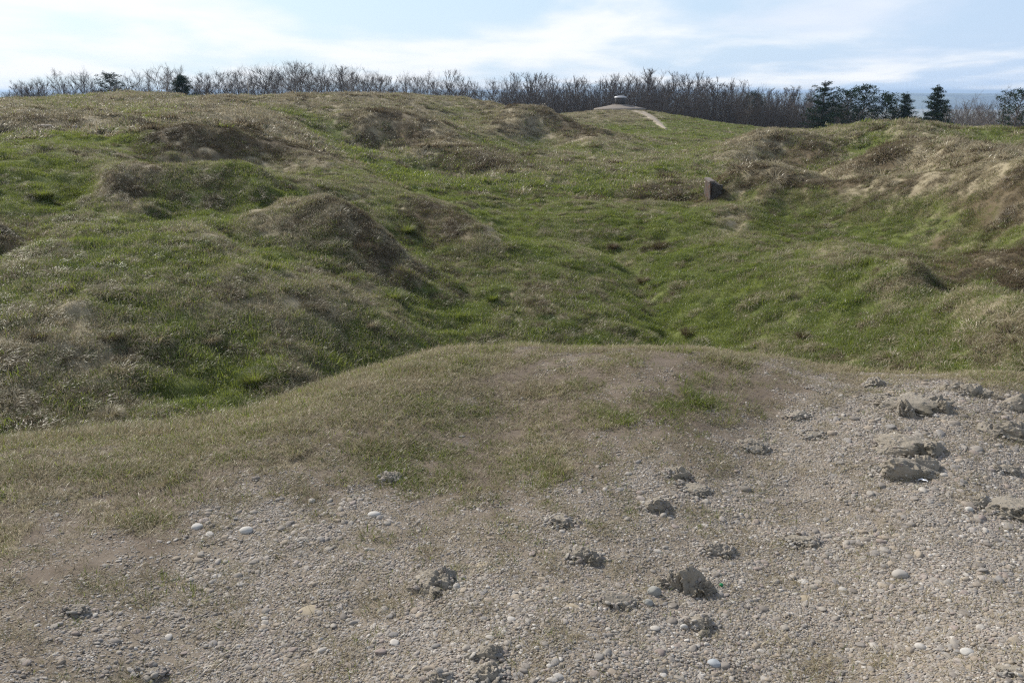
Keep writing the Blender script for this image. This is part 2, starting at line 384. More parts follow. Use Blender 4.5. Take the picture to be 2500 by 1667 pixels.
# x, y, share of green grass, share of brown: dead grass, plus shade painted into dark bank faces
SWARD = [
(50,330,.75,0),(200,330,.8,0),(50,400,.7,.15),(200,400,.55,.3),(100,470,.8,0),(250,420,.35,.4),(330,420,.3,.6),(420,430,.3,.65),(500,450,.25,.65),(450,500,.75,0),(200,520,.7,0),(60,545,.2,.7),(30,520,.2,.6),(300,560,.65,0),(100,640,.7,0),(300,650,.6,0),(480,600,.6,0),(600,440,.8,0),(560,430,.8,.1),
(0,255,.2,.2),(150,250,.45,.1),(250,275,.12,.35),(100,275,.08,.5),(300,255,.5,0),(400,290,.2,.1),(330,235,.2,0),(500,230,.1,0),(700,240,.1,0),(300,213,.5,0),(850,215,.5,0),(820,240,.25,0),(600,260,.1,.3),(480,285,.35,.2),(420,265,.4,0),(550,270,.12,.2),
(400,320,.15,.8),(500,340,.15,.65),(600,340,.08,.9),(650,350,.1,.7),(700,340,.08,.25),(450,385,.75,0),(620,385,.3,.2),(680,380,.12,.2),(750,400,.6,.1),
(700,275,.7,0),(760,310,.8,0),(720,300,.6,.1),(800,285,.25,.6),(880,290,.08,1),(930,310,.08,1),(850,320,.12,1),(980,300,.3,.4),(800,350,.8,0),(880,345,.7,0),
(850,262,.15,.3),(920,240,.15,.3),(1000,235,.35,.1),(960,260,.15,.3),(1050,255,.45,.2),
(1020,372,.4,.7),(960,350,.65,.1),(900,380,.7,0),(1150,365,.3,.6),(1200,330,.55,.1),(1100,320,.6,0),(1050,310,.3,.4),(1320,385,.5,.5),(1280,345,.6,0),(1350,340,.65,0),
(1200,245,.1,.2),(1240,270,.1,.5),(1290,290,.1,.85),(1320,310,.3,.6),(1180,290,.25,.3),(1130,265,.3,.4),(1200,310,.5,.2),
(1430,265,.25,.2),(1380,265,.3,.1),(1550,280,.7,0),(1640,290,.75,0),(1450,300,.8,0),(1600,310,.8,0),(1520,370,.3,0),(1480,350,.5,.1),(1600,370,.75,0),
(1000,430,.7,0),(1200,430,.75,0),(1400,420,.75,0),(1500,445,.25,.85),(1600,448,.3,.85),(1550,400,.75,0),
(1100,500,.7,0),(1250,520,.66,0),(1400,520,.72,.05),(1550,500,.7,0),(1200,600,.66,.05),(1350,600,.66,0),(1450,600,.4,.3),(1500,650,.5,.3),(1550,600,.9,0),(1650,700,.85,0),(1620,760,.9,.1),(1150,700,.55,.2),(1230,695,.3,.7),(1350,740,.7,0),(1100,750,.6,.1),
(650,470,.3,.05),(740,480,.12,.5),(820,510,.12,.6),(700,530,.3,.2),(850,570,.15,.6),(930,640,.2,.6),(780,570,.4,.3),(640,570,.5,.1),(900,600,.15,.55),(860,650,.3,.5),(960,690,.6,.25),
(950,500,.15,.9),(1030,530,.2,.8),(1070,550,.4,.4),(870,500,.6,.3),(940,560,.7,.3),(800,440,.4,.4),(880,450,.5,.3),
(100,720,.3,.25),(300,700,.5,.1),(500,700,.4,.1),(650,680,.3,.0),(760,700,.35,.05),(850,760,.65,0),(700,760,.6,.05),(500,760,.45,.1),(300,760,.3,.3),(100,800,.25,.2),(250,830,.3,.2),(400,830,.4,.15),(580,850,.9,0),(480,880,.6,.2),(300,900,.35,.25),(100,900,.28,.35),(50,960,.35,.4),(420,920,.7,.3),(240,940,.15,.3),(700,840,.45,.05),(900,770,.7,0),(560,800,.55,.1),
(1700,600,.7,.05),(1900,620,.58,.1),(1800,760,.7,0),(2000,700,.64,.05),(2200,780,.6,0),(2100,830,.62,0),(2300,720,.5,.1),(2000,580,.5,.3),(2150,590,.2,.85),(2300,620,.12,.9),(2250,560,.3,.6),(2200,540,.4,.45),(2100,545,.6,.1),(2330,560,.25,.7),(2230,600,.2,.8),

(2100,345,.08,0),(2300,360,.06,0),(2030,370,.08,1),(2100,375,.15,.5),(2200,380,.2,.1),
(1760,320,.3,.2),(1840,350,.15,.95),(1900,360,.15,.9),(1800,330,.45,.4),(1950,310,.6,.2),(2080,285,.6,.1),(2100,310,.5,.3),(2050,330,.75,.1),(2250,310,.65,.1),(1930,290,.65,0),(1700,330,.4,.3),(1650,330,.5,.2),
# the trodden brow
(100,1010,.25,.05),(400,980,.3,.05),(650,920,.4,.05),(800,860,.35,0),(1000,830,.3,0),(1200,800,.33,0),(1450,800,.38,0),(1700,815,.3,0),(1900,852,.2,0),(2100,858,.25,0),(2330,868,.25,0),
(50,1080,.3,.1),(300,1060,.38,.1),(500,1020,.32,.1),(700,980,.33,.1),(900,900,.28,0),(1050,880,.28,.05),(1200,900,.25,.1),(1400,870,.35,.1),(1600,840,.35,.1),(1420,960,.6,.15),(1520,925,.6,.15),(1620,890,.55,.1),(1700,940,.5,.1),(1640,970,.45,.1),
(900,960,.3,.1),(1030,1020,.5,.1),(1150,1060,.4,.1),(1250,1090,.45,.1),(1000,1085,.5,.1),(1300,1010,.3,.1),(300,1120,.3,.2),(700,1060,.3,.15),(100,1180,.2,.25),(900,1110,.5,.1),(500,1150,.25,.2),
(150,1320,.45,.1),(360,1365,.5,.05),(850,1240,.4,.1),(1150,1250,.5,.1),(1200,1130,.4,.1),(800,1450,.25,.1),(1600,1500,.2,.1),(2000,1300,.15,.1),(2200,1050,.2,.1),(2100,930,.3,.05),
(1730,394,0.16,0.05),(1730,413,0.22,0.80),(1730,438,0.26,0.85),(1730,464,0.50,0.40),(1730,484,0.66,0.05),(1805,394,0.16,0.05),(1805,416,0.22,0.80),(1805,445,0.26,0.85),(1805,474,0.50,0.40),(1805,494,0.66,0.05),(1880,406,0.16,0.05),(1880,426,0.22,0.80),(1880,452,0.26,0.85),(1880,478,0.50,0.40),(1880,498,0.66,0.05),(1955,414,0.16,0.05),(1955,432,0.22,0.80),(1955,457,0.26,0.85),(1955,481,0.50,0.40),(1955,501,0.66,0.05),(2030,411,0.16,0.05),(2030,431,0.22,0.80),(2030,458,0.26,0.85),(2030,486,0.50,0.40),(2030,506,0.66,0.05),(2105,406,0.16,0.05),(2105,429,0.22,0.80),(2105,460,0.26,0.85),(2105,490,0.50,0.40),(2105,510,0.66,0.05),(2180,399,0.16,0.05),(2180,427,0.22,0.80),(2180,462,0.26,0.85),(2180,498,0.50,0.40),(2180,518,0.66,0.05),(2255,391,0.16,0.05),(2255,425,0.22,1.00),(2255,467,0.26,1.00),(2255,510,0.50,0.40),(2255,530,0.66,0.05),(2330,380,0.16,0.05),(2330,421,0.22,1.00),(2330,473,0.26,1.00),(2330,524,0.50,0.40),(2330,544,0.66,0.05),(1800,345,0.15,0.95),(1850,340,0.15,0.95),(1900,346,0.15,0.95),(1860,368,0.15,0.95),(1810,360,0.15,0.95),(1740,326,0.30,0.05),(1800,303,0.55,0.00),(2000,350,0.72,0.05),(1970,330,0.60,0.10),(1990,385,0.25,0.70),(2030,358,0.10,0.90),(2160,350,0.07,0.00),(2250,352,0.07,0.00),(2200,325,0.65,0.05),(1800,383,0.75,0.00),(1900,386,0.75,0.00),
]
# x, y, grass cover, stones
BROW = [
(100,1005,.95,0),(400,975,.97,0),(650,915,.97,0),(800,860,1,0),(1000,825,1,0),(1200,795,1,0),(1450,797,.95,0),(1600,808,.7,.05),(1700,815,.62,.05),(1900,850,.6,.1),(2100,856,.75,.1),(2330,866,.75,.2),
(50,1080,.7,0),(300,1060,.7,0),(500,1020,.75,0),(700,980,.75,0),(900,900,.9,0),(1050,880,.72,0),(1200,900,.4,.03),(1400,860,.3,.03),(1600,840,.3,.03),(1300,930,.36,.03),
(1420,960,.75,.05),(1520,925,.9,.03),(1620,890,.7,.05),(1700,940,.55,.1),(1640,970,.55,.1),(1450,915,.18,.03),(1350,965,.6,.05),(1750,900,.22,.1),(1850,900,.14,.3),(1900,872,.25,.35),(1480,880,.15,.03),(1560,875,.2,.03),
(900,960,.7,.03),(1000,960,.62,.03),(1100,940,.5,.03),(1200,980,.55,.05),(1300,1010,.42,.08),(1030,1020,.72,.03),(1150,1060,.6,.05),(1250,1090,.5,.1),(1000,1085,.6,.1),(1100,1030,.5,.05),
(1400,1020,.18,.2),(1500,1000,.14,.22),(1560,1030,.3,.3),(1700,1000,.15,.35),(1420,985,.5,.08),
(100,1150,.62,.02),(300,1120,.58,.05),(500,1090,.52,.05),(700,1060,.52,.05),(880,1060,.5,.1),(900,1110,.6,.2),(300,1190,.5,.08),(500,1150,.36,.15),(700,1120,.36,.15),(100,1230,.42,.1),(50,1200,.6,.03),
(150,1320,.22,.25),(100,1360,.28,.25),(360,1365,.34,.25),(300,1270,.25,.22),(500,1200,.14,.6),(650,1190,.06,.9),(560,1235,.08,.7),(850,1180,.1,.8),(850,1240,.25,.4),(500,1310,.06,.8),(1150,1250,.25,.4),(1200,1130,.22,.3),(1000,1180,.14,.4),(1300,1150,.2,.5),(1500,1100,.12,.6),
(800,1400,.07,.75),(1200,1400,.06,.95),(1600,1500,.05,1),(2000,1300,.05,1),(2200,1050,.06,1),(2000,1000,.05,.95),(400,1500,.1,.6),(2300,1540,.14,.95),(1900,1400,.07,.95),(1700,1180,.12,.8),(2100,930,.16,.9),(1800,1050,.1,.8),(1900,940,.08,.8),
(200,1450,.16,.5),(100,1550,.08,.5),(300,1550,.07,.6),(600,1530,.05,.75),(1000,1530,.05,.95),(1500,1200,.1,.8),(900,1310,.08,.65),(400,1400,.12,.45),(700,1350,.08,.65),(2300,1100,.06,1),(2300,930,.15,.8),(2330,1300,.04,1),(1700,1350,.05,1),(1100,1300,.1,.8),
]
f_green, f_brown = field(SWARD, 2), field(SWARD, 3)
f_cover, f_stone = field(BROW, 2), field(BROW, 3)
# past the brow everything is grass
_la = np.array([p[0] for p in PLATEAU]); _ldd = np.array([p[1] for p in PLATEAU])


def lip(x, y):
    return np.hypot(x, y) / np.interp(np.arctan2(x, y), _la, _ldd)


def cover(x, y):
    out = sstep(.99, 1.06, lip(x, y))
    c = f_cover(x, y)
    c = c + (.62 * fbm(x / .40, y / .28, 71, 3) + .3 * noise(x / .11, y / .09, 74)) * (.25 + c * (1 - c) * 3.2)
    return np.clip(c, 0, 1) * (1 - out) + out


def stone(x, y):
    s = f_stone(x, y) * (1 - sstep(.985, 1.02, lip(x, y)))
    return np.clip(s + .38 * fbm(x / .42, y / .42, 77, 3) * (s > .02), 0, 1)


def green(x, y):
    d = np.hypot(x, y); k = np.clip(d / 14, .35, 2.6)
    g = f_green(x, y) + .40 * nz(x, y, k, 1.1, 81, 3) + .34 * nz(x, y, k, .33, 84, 2)
    # dry on the crests, lush in the hollows
    e = np.clip(d * .045, .5, 2.5)
    cv_ = (base_h(x, y) - .25 * (base_h(x + e, y) + base_h(x - e, y) + base_h(x, y + e) + base_h(x, y - e))) / e
    g = g - np.clip(cv_ * 3.2, -.10, .18) * (d > 8)
    g = .5 + (g - .5) * 1.25 + .08 - .17 * sstep(26, 40, d) - .08 * (lip(x, y) < 1.03)
    # grass grows lush at the foot of things, dry on top of hummocks
    return np.clip(g, 0, 1)


def brown(x, y):
    d = np.hypot(x, y); k = np.clip(d / 14, .35, 2.6)
    b = f_brown(x, y)
    b = b + (.3 + .5 * b) * (nz(x, y, k, .9, 91, 3) + .7 * nz(x, y, k, .28, 94, 2))
    return sstep(.15, .85, b)


TRACK = np.array([spot(*s_)[:2] for s_ in ((1456, 256), (1470, 258), (1484, 263), (1496, 271), (1507, 279), (1516, 287), (1524, 293), (1530, 298))])
TRACK_W = [1.4, 1.7, 1.7, 1.4, 1.1, .8, .6, .35]


def off_track(x, y):
    dd = np.full(len(x), 99.)
    for (ax, ay), (bx, by) in zip(TRACK[:-1], TRACK[1:]):
        ux, uy = bx - ax, by - ay; t = np.clip(((x - ax) * ux + (y - ay) * uy) / (ux * ux + uy * uy), 0, 1); dd = np.minimum(dd, np.hypot(x - ax - t * ux, y - ay - t * uy))
    return (dd > .8) & (np.hypot(x - TUR[0], y - TUR[1]) > 4.4)


TUR = (123.0 * math.sin(ray(1424, 249)[0]), 123.0 * math.cos(ray(1424, 249)[0]))


# ------------------------------------------------------------------ node helpers
class Mat:
    def __init__(s, name):
        s.m = bpy.data.materials.new(name); s.m.use_nodes = True
        s.N, s.L = s.m.node_tree.nodes, s.m.node_tree.links; s.N.clear()
    def put(s, sock, v):
        if hasattr(v, 'node'): s.L.new(v, sock)
        elif v is not None:
            if sock.type == 'RGBA' and len(v) == 3: v = (*v, 1)
            sock.default_value = v
    def n(s, t, props=None, **ins):
        n = s.N.new(t)
        for k, v in (props or {}).items(): setattr(n, k, v)
        for k, v in ins.items(): s.put(n.inputs[k.replace('_', ' ')], v)
        return n
    def math(s, op, a, b=None, clamp=False):
        n = s.N.new('ShaderNodeMath'); n.operation = op; n.use_clamp = clamp
        s.put(n.inputs[0], a); s.put(n.inputs[1], b)
        return n.outputs[0]
    def mix(s, f, a, b, blend='MIX'):
        n = s.N.new('ShaderNodeMix'); n.data_type = 'RGBA'; n.blend_type = blend; n.clamp_factor = True
        s.put(n.inputs[0], f); s.put(n.inputs[6], a); s.put(n.inputs[7], b)
        return n.outputs[2]
    def rng(s, v, a, b, c=0., d=1.):
        n = s.N.new('ShaderNodeMapRange'); n.interpolation_type = 'SMOOTHSTEP'
        s.put(n.inputs['Value'], v)
        for k, q in (('From Min', a), ('From Max', b), ('To Min', c), ('To Max', d)): n.inputs[k].default_value = q
        return n.outputs[0]
    def attr(s, name, kind='GEOMETRY'):
        n = s.N.new('ShaderNodeAttribute'); n.attribute_name = name; n.attribute_type = kind
        return n.outputs['Fac']
    def noise(s, vec, scale, detail=4, rough=.55, out='Fac', **k):
        n = s.n('ShaderNodeTexNoise', None, Scale=scale, Detail=detail, Roughness=rough, **k); s.put(n.inputs['Vector'], vec)
        return n.outputs[out]
    def vor(s, vec, scale, feature='F1', out='Distance', rand=1.0):
        n = s.n('ShaderNodeTexVoronoi', {'feature': feature}, Scale=scale, Randomness=rand); s.put(n.inputs['Vector'], vec)
        return n.outputs[out]
    def ramp(s, f, stops, interp='LINEAR'):
        n = s.N.new('ShaderNodeValToRGB'); e = n.color_ramp.elements; n.color_ramp.interpolation = interp
        while len(e) < len(stops): e.new(.5)
        for i, (p, c) in enumerate(stops): e[i].position = p; e[i].color = (*c, 1)
        s.put(n.inputs[0], f)
        return n.outputs[0]
    def coord(s, kind='Object'): return s.N.new('ShaderNodeTexCoord').outputs[kind]
    def pos(s): return s.N.new('ShaderNodeNewGeometry').outputs['Position']
    def bump(s, h, strength=.5, dist=.01, normal=None):
        n = s.n('ShaderNodeBump', None, Strength=strength, Distance=dist, Height=h)
        if normal: s.put(n.inputs['Normal'], normal)
        return n.outputs[0]
    def bsdf(s, color, rough=.9, normal=None, spec=.3, metal=0.):
        n = s.n('ShaderNodeBsdfPrincipled', None, Base_Color=color, Roughness=rough, Metallic=metal)
        n.inputs['Specular IOR Level'].default_value = spec
        if normal: s.put(n.inputs['Normal'], normal)
        return n.outputs[0]
    def out(s, surf):
        s.L.new(surf, s.N.new('ShaderNodeOutputMaterial').inputs['Surface']); return s.m


STRAW_A, STRAW_B = (.31, .255, .155), (.53, .465, .325)
GREEN_A, GREEN_B = (.122, .160, .031), (.220, .250, .070)
BROWN_A, BROWN_B = (.095, .070, .040), (.235, .182, .112)


def ground_mat():
    m = Mat('ground')
    p = m.pos()
    cov, gr, br, st = m.attr('cover'), m.attr('green'), m.attr('brown'), m.attr('stone')
    nf = m.noise(p, 60, 5, .7); nm = m.noise(p, 9, 5, .6); nl = m.noise(p, 1.6, 4, .6)
    # bare earth, pale and dusty where it is stony, darker where the turf was
    earth = m.mix(nm, (.105, .082, .062), (.19, .153, .118))
    dust = m.mix(nm, (.175, .145, .110), (.25, .213, .165))
    bare = m.mix(m.rng(st, .05, .6), earth, dust)
    bare = m.mix(m.math('MULTIPLY', m.rng(nf, .5, .7), .5), bare, (.12, .09, .062))
    # fine grit: little rounded stones of several colours
    wv = m.N.new('ShaderNodeVectorMath'); wv.operation = 'ADD'; m.put(wv.inputs[0], p)
    sc = m.N.new('ShaderNodeVectorMath'); sc.operation = 'SCALE'; m.put(sc.inputs[0], m.noise(p, 40, 2, .5, 'Color')); sc.inputs['Scale'].default_value = .012
    m.put(wv.inputs[1], sc.outputs[0]); q = wv.outputs[0]
    d1, c1 = m.vor(q, 88), m.vor(q, 88, out='Color')
    d2, c2 = m.vor(q, 190), m.vor(q, 190, out='Color')
    def pick(c):
        sp = m.N.new('ShaderNodeSeparateColor'); m.put(sp.inputs[0], c); return sp.outputs
    s1, s2 = pick(c1), pick(c2)
    peb = [(0, (.20, .185, .165)), (.3, (.33, .31, .28)), (.5, (.28, .245, .20)), (.68, (.40, .37, .32)), (.82, (.27, .25, .25)), (.93, (.55, .52, .47)), (1, (.62, .60, .56))]
    k1 = m.math('MULTIPLY', m.rng(d1, .34, .24), m.math('LESS_THAN', s1[1], m.math('MULTIPLY', st, .85)))
    k2 = m.math('MULTIPLY', m.rng(d2, .36, .26), m.math('LESS_THAN', s2[1], m.math('ADD', m.math('MULTIPLY', st, .6), .05)))
    base = m.mix(k2, bare, m.ramp(s2[0], peb)); base = m.mix(k1, base, m.ramp(s1[0], peb))
    hgt = m.math('ADD', m.math('MULTIPLY', m.math('MULTIPLY', k1, m.rng(d1, .36, 0)), 1.0), m.math('MULTIPLY', m.math('MULTIPLY', k2, m.rng(d2, .38, 0)), .45))
    hgt = m.math('ADD', hgt, m.math('MULTIPLY', nf, .7))
    # matted turf seen between the blades
    straw = m.mix(nf, STRAW_A, STRAW_B); grn = m.mix(nf, GREEN_A, GREEN_B); brn = m.mix(nf, BROWN_A, BROWN_B)
    turf = m.mix(m.rng(m.math('ADD', gr, m.math('MULTIPLY', m.math('SUBTRACT', nm, .5), .9)), .35, .65), straw, grn)
    turf = m.mix(m.rng(m.math('ADD', br, m.math('MULTIPLY', m.math('SUBTRACT', nl, .5), .6)), .2, .9), turf, brn)
    turf = m.mix(.35, turf, (.045, .038, .020))
    cf = m.rng(m.math('ADD', cov, m.math('MULTIPLY', m.math('SUBTRACT', nf, .5), .5)), .45, .85)
    col = m.mix(cf, base, turf)
    nrm = m.bump(hgt, .9, .008)
    return m.out(m.bsdf(col, .92, nrm, .2))


na, nl_ = len(AZ), len(LR)
ii = np.arange(na * nl_).reshape(na, nl_)
q = np.stack([ii[:-1, :-1], ii[:-1, 1:], ii[1:, 1:], ii[1:, :-1]], -1).reshape(-1, 4)
fx, fy = TX.ravel(), TY.ravel()
GV = np.c_[fx, fy, TZ.ravel()]
centre = len(GV); GV = np.r_[GV, [[0, 0, float(TZ[:, 0].mean())]]]
cap = np.stack([np.full(na - 1, centre), ii[:-1, 0], ii[1:, 0]], -1)
at = {k: np.r_[f(fx, fy), 0] for k, f in (('cover', cover), ('green', green), ('brown', brown), ('stone', stone))}
link('ground', mesh_from('ground', GV, [q, cap], ground_mat(), True, at), kind='structure')
# ------------------------------------------------------------------ scattering of uncountable stuff (grass blades, grit)
def nodes_group(coll):
    g = bpy.data.node_groups.new('scatter_' + coll.name, 'GeometryNodeTree')
    g.interface.new_socket('Geometry', in_out='INPUT', socket_type='NodeSocketGeometry')
    g.interface.new_socket('Geometry', in_out='OUTPUT', socket_type='NodeSocketGeometry')
    n, l = g.nodes, g.links
    gi, go = n.new('NodeGroupInput'), n.new('NodeGroupOutput')
    iop = n.new('GeometryNodeInstanceOnPoints'); ci = n.new('GeometryNodeCollectionInfo')
    ci.inputs['Collection'].default_value = coll; ci.inputs['Separate Children'].default_value = True; ci.inputs['Reset Children'].default_value = True
    iop.inputs['Pick Instance'].default_value = True
    def na(name, t):
        a = n.new('GeometryNodeInputNamedAttribute'); a.data_type = t; a.inputs['Name'].default_value = name; return a.outputs['Attribute']
    l.new(gi.outputs[0], iop.inputs['Points']); l.new(ci.outputs[0], iop.inputs['Instance'])
    l.new(na('pick', 'INT'), iop.inputs['Instance Index']); l.new(na('turn', 'FLOAT_VECTOR'), iop.inputs['Rotation']); l.new(na('size', 'FLOAT_VECTOR'), iop.inputs['Scale'])
    l.new(iop.outputs[0], go.inputs[0])
    return g


def eulers(nrm, yaw):
    """XYZ eulers that stand +Z along nrm after a turn of yaw about it"""
    z = nrm / np.linalg.norm(nrm, axis=1, keepdims=True)
    ref = np.c_[np.cos(yaw), np.sin(yaw), np.zeros_like(yaw)]
    x = ref - z * (ref * z).sum(1, keepdims=True); x /= np.linalg.norm(x, axis=1, keepdims=True)
    y = np.cross(z, x)
    return np.c_[np.arctan2(y[:, 2], z[:, 2]), -np.arcsin(np.clip(x[:, 2], -1, 1)), np.arctan2(x[:, 1], x[:, 0])]


def scatter(name, P3, protos, turn, size, pick, attrs, slope=None, **props):
    coll = bpy.data.collections.new(name + '_kinds')
    for i, me in enumerate(protos):
        coll.objects.link(bpy.data.objects.new('%s_kind_%02d' % (name, i), me))
    me = bpy.data.meshes.new(name)
    me.vertices.add(len(P3)); me.vertices.foreach_set('co', np.ascontiguousarray(P3, np.float32).ravel())
    for k, v in (('turn', turn), ('size', size)) + ((('slope', slope),) if slope is not None else ()):
        a = me.attributes.new(k, 'FLOAT_VECTOR', 'POINT'); a.data.foreach_set('vector', np.ascontiguousarray(v, np.float32).ravel())
    a = me.attributes.new('pick', 'INT', 'POINT'); a.data.foreach_set('value', np.ascontiguousarray(pick, np.int32))
    for k, v in attrs.items():
        a = me.attributes.new(k, 'FLOAT', 'POINT'); a.data.foreach_set('value', np.ascontiguousarray(v, np.float32))
    o = link(name, me, None, **props)
    mod = o.modifiers.new('scatter', 'NODES'); mod.node_group = nodes_group(coll)
    return o


def blades(n, rad, ln, wid, bend, seed, segs=3, lean=(0, 0), splay=.5, mat=None, name='blades', tuft=0.0):
    """a patch of n curved grass blades; ln, wid, bend are (min, max)"""
    r = np.random.default_rng(seed)
    rr = rad * np.sqrt(r.random(n)); th = r.random(n) * 2 * math.pi
    bx, by = rr * np.cos(th), rr * np.sin(th)
    L_ = r.uniform(*ln, n) * (1 - .35 * (rr / max(rad, 1e-6)) ** 2 * (tuft > 0)); Wd = r.uniform(*wid, n); Bd = r.uniform(*bend, n)
    az = r.random(n) * 2 * math.pi
    if tuft: az = th + r.normal(0, .6, n)
    up = r.uniform(.15, 1., n) * splay
    dx, dy = np.cos(az), np.sin(az)
    sx, sy = -dy, dx                                # blade width runs across its lean
    tw = r.uniform(-.7, .7, n)
    V, T = [], np.linspace(0, 1, segs + 1)
    for k, t in enumerate(T):
        # angle from vertical grows along the blade
        a0 = up; a1 = up + Bd
        ang = a0 + (a1 - a0) * t
        if k == 0: px, py, pz = bx.copy(), by.copy(), np.full(n, -.02 * ln[1])
        else:
            st = L_ / segs; am = a0 + (a1 - a0) * (t - .5 / segs)
            px = px + np.sin(am) * st * dx + lean[0] * st * t; py = py + np.sin(am) * st * dy + lean[1] * st * t; pz = pz + np.cos(am) * st
        w = Wd * (1 - t ** 2.2) * (.75 + .25 * (k > 0)) * .5
        ux, uy = sx * np.cos(tw * t) + dx * np.sin(tw * t), sy * np.cos(tw * t) + dy * np.sin(tw * t)
        if k < segs:
            V.append(np.c_[px - ux * w, py - uy * w, pz]); V.append(np.c_[px + ux * w, py + uy * w, pz])
        else: V.append(np.c_[px, py, pz])
    m = 2 * segs + 1
    VV = np.stack(V, 1).reshape(-1, 3)
    b = (np.arange(n) * m)[:, None]
    Q = np.concatenate([b + np.array([[2 * k, 2 * k + 1, 2 * k + 3, 2 * k + 2]]) for k in range(segs - 1)], 0) if segs > 1 else np.zeros((0, 4), int)
    Tr = b + np.array([[2 * segs - 2, 2 * segs - 1, 2 * segs]])
    rv = np.repeat(r.random(n), m); rv2 = np.repeat(r.random(n), m)
    return VV, [Q, Tr], {'tone': rv, 'sort': rv2}


def blade_mesh(*a, mat=None, **k):
    V, Fc, at = blades(*a, **k)
    return mesh_from('blades', V, Fc, mat, True, at)


def grass_mat(name, inst=True, fixed=None, gloss=.025):
    m = Mat(name)
    kind = 'INSTANCER' if inst else 'GEOMETRY'
    tone, srt = m.attr('tone'), m.attr('sort')
    if fixed: g, b = fixed
    else: g, b = m.attr('green', kind), m.attr('brown', kind)
    straw = m.ramp(tone, [(0, STRAW_A), (.6, (.39, .33, .215)), (.92, STRAW_B), (1, (.54, .49, .38))])
    grn = m.ramp(tone, [(0, GREEN_A), (.65, (.192, .230, .056)), (1, (.28, .295, .11))])
    brn = m.mix(tone, BROWN_A, BROWN_B)
    isg = m.rng(m.math('SUBTRACT', g, m.math('MULTIPLY', srt, .9)), -.10, .10)
    tn = m.attr('tint', kind) if inst else .5
    grn = m.mix(m.math('MULTIPLY', tn, .62), grn, (.070, .130, .031))
    dead = m.mix(m.rng(m.math('SUBTRACT', b, m.math('MULTIPLY', srt, .55)), -.05, .35), straw, brn)
    col = m.mix(isg, dead, grn)
    up = m.N.new('ShaderNodeAttribute'); up.attribute_name = 'slope'; up.attribute_type = 'INSTANCER'
    vm = m.N.new('ShaderNodeVectorMath'); vm.operation = 'MULTIPLY_ADD'
    m.put(vm.inputs[0], up.outputs['Vector'] if inst else (0, 0, 1)); vm.inputs[1].default_value = (1.05,) * 3; m.put(vm.inputs[2], m.N.new('ShaderNodeNewGeometry').outputs['Normal'])
    nz = m.N.new('ShaderNodeVectorMath'); nz.operation = 'NORMALIZE'; m.put(nz.inputs[0], vm.outputs[0])
    d = m.n('ShaderNodeBsdfDiffuse', None, Color=col, Roughness=.6, Normal=nz.outputs[0]).outputs[0]
    t = m.n('ShaderNodeBsdfTranslucent', None, Color=m.mix(isg, col, m.mix(.5, col, (.30, .36, .03)))).outputs[0]
    s1 = m.n('ShaderNodeMixShader', None, Fac=m.math('ADD', m.math('MULTIPLY', isg, .15), .33)); m.L.new(d, s1.inputs[1]); m.L.new(t, s1.inputs[2])
    gl = m.n('ShaderNodeBsdfGlossy', None, Color=(.9, .9, .86), Roughness=.36).outputs[0]
    s2 = m.n('ShaderNodeMixShader', None, Fac=gloss); m.L.new(s1.outputs[0], s2.inputs[1]); m.L.new(gl, s2.inputs[2])
    return m.out(s2.outputs[0])


def spread(n, d0, d1, seed, amax=36, power=1.0):
    """n points over the view's wedge between two distances, even in area (power 1) or denser when nearer (power < 1)"""
    r = np.random.default_rng(seed)
    u = r.random(n); e = 2 * power
    d = (d0 ** e + u * (d1 ** e - d0 ** e)) ** (1 / e)
    a = R(amax) * (r.random(n) * 2 - 1)
    return d * np.sin(a), d * np.cos(a), d, r


def _seen(x, y, d, margin=.9):
    """drop what lies well under the brow's or a ridge's line of sight (it could not be seen even from a step aside)"""
    keep = np.ones(len(x), bool)
    a = np.arctan2(x, y); s = (ground(x, y) - EYE + margin) / d
    ms = np.full(len(x), -9.)
    for f in np.linspace(.12, .96, 36):
        ms = np.maximum(ms, (ground(x * f, y * f) - EYE) / (d * f))
    return s > ms


GM = grass_mat('grass')
GM_DRY = grass_mat('dry_turf', gloss=.015)

# short trodden turf on the brow
protos = [blade_mesh(30, .055, (.018, .042), (.0016, .003), (.6, 2.2), 100 + i, segs=3, splay=1.0, mat=GM_DRY) for i in range(5)]
protos += [blade_mesh(24, .04, (.03, .062), (.0018, .0032), (.4, 1.7), 110 + i, segs=3, splay=.8, mat=GM_DRY, tuft=1.) for i in range(3)]
x, y, d, r = spread(160000, 1.2, 7.6, 5, 60)
cv = cover(x, y); u = r.random(len(x))
lp = lip(x, y)
k = (u < np.clip(cv * 1.06 - .08, 0, 1) ** 1.9 * .58 + .004) & (lp < 1.16)
x, y, d, cv, lp = x[k], y[k], d[k], cv[k], lp[k]
z = ground(x, y); nn = gnormal(x, y, .05); nn[:, 2] += .6
tall = (fbm(x / .5 + 9, y / .5, 121, 2) > .12) | (lp > 1.0)
pick = np.where(tall & (r.random(len(x)) < .6), 5 + r.integers(0, 3, len(x)), r.integers(0, 5, len(x)))
sz = (.75 + .6 * r.random(len(x))) * (.75 + .45 * cv) * (1 + .35 * sstep(.93, 1.05, lp))
gr = np.clip(green(x, y) + .25 * (r.random(len(x)) - .5), 0, 1)
scatter('dry_turf', np.c_[x, y, z], protos, eulers(nn, r.random(len(x)) * 6.28), np.c_[sz, sz, sz * (.8 + .5 * r.random(len(x)))], pick,
        {'green': gr, 'brown': brown(x, y) * .3, 'tint': r.random(len(x)) * .6}, gnormal(x, y, .05), kind='stuff', label='short trodden grass and dry wisps on the gravel brow', category='grass')
n_turf = len(x)
TH = grass_mat('thatch', gloss=.02)
pth = [blade_mesh(16, .05, (.02, .05), (.0012, .0026), (.1, .7), 130 + i, segs=2, splay=1.55, mat=TH) for i in range(6)]
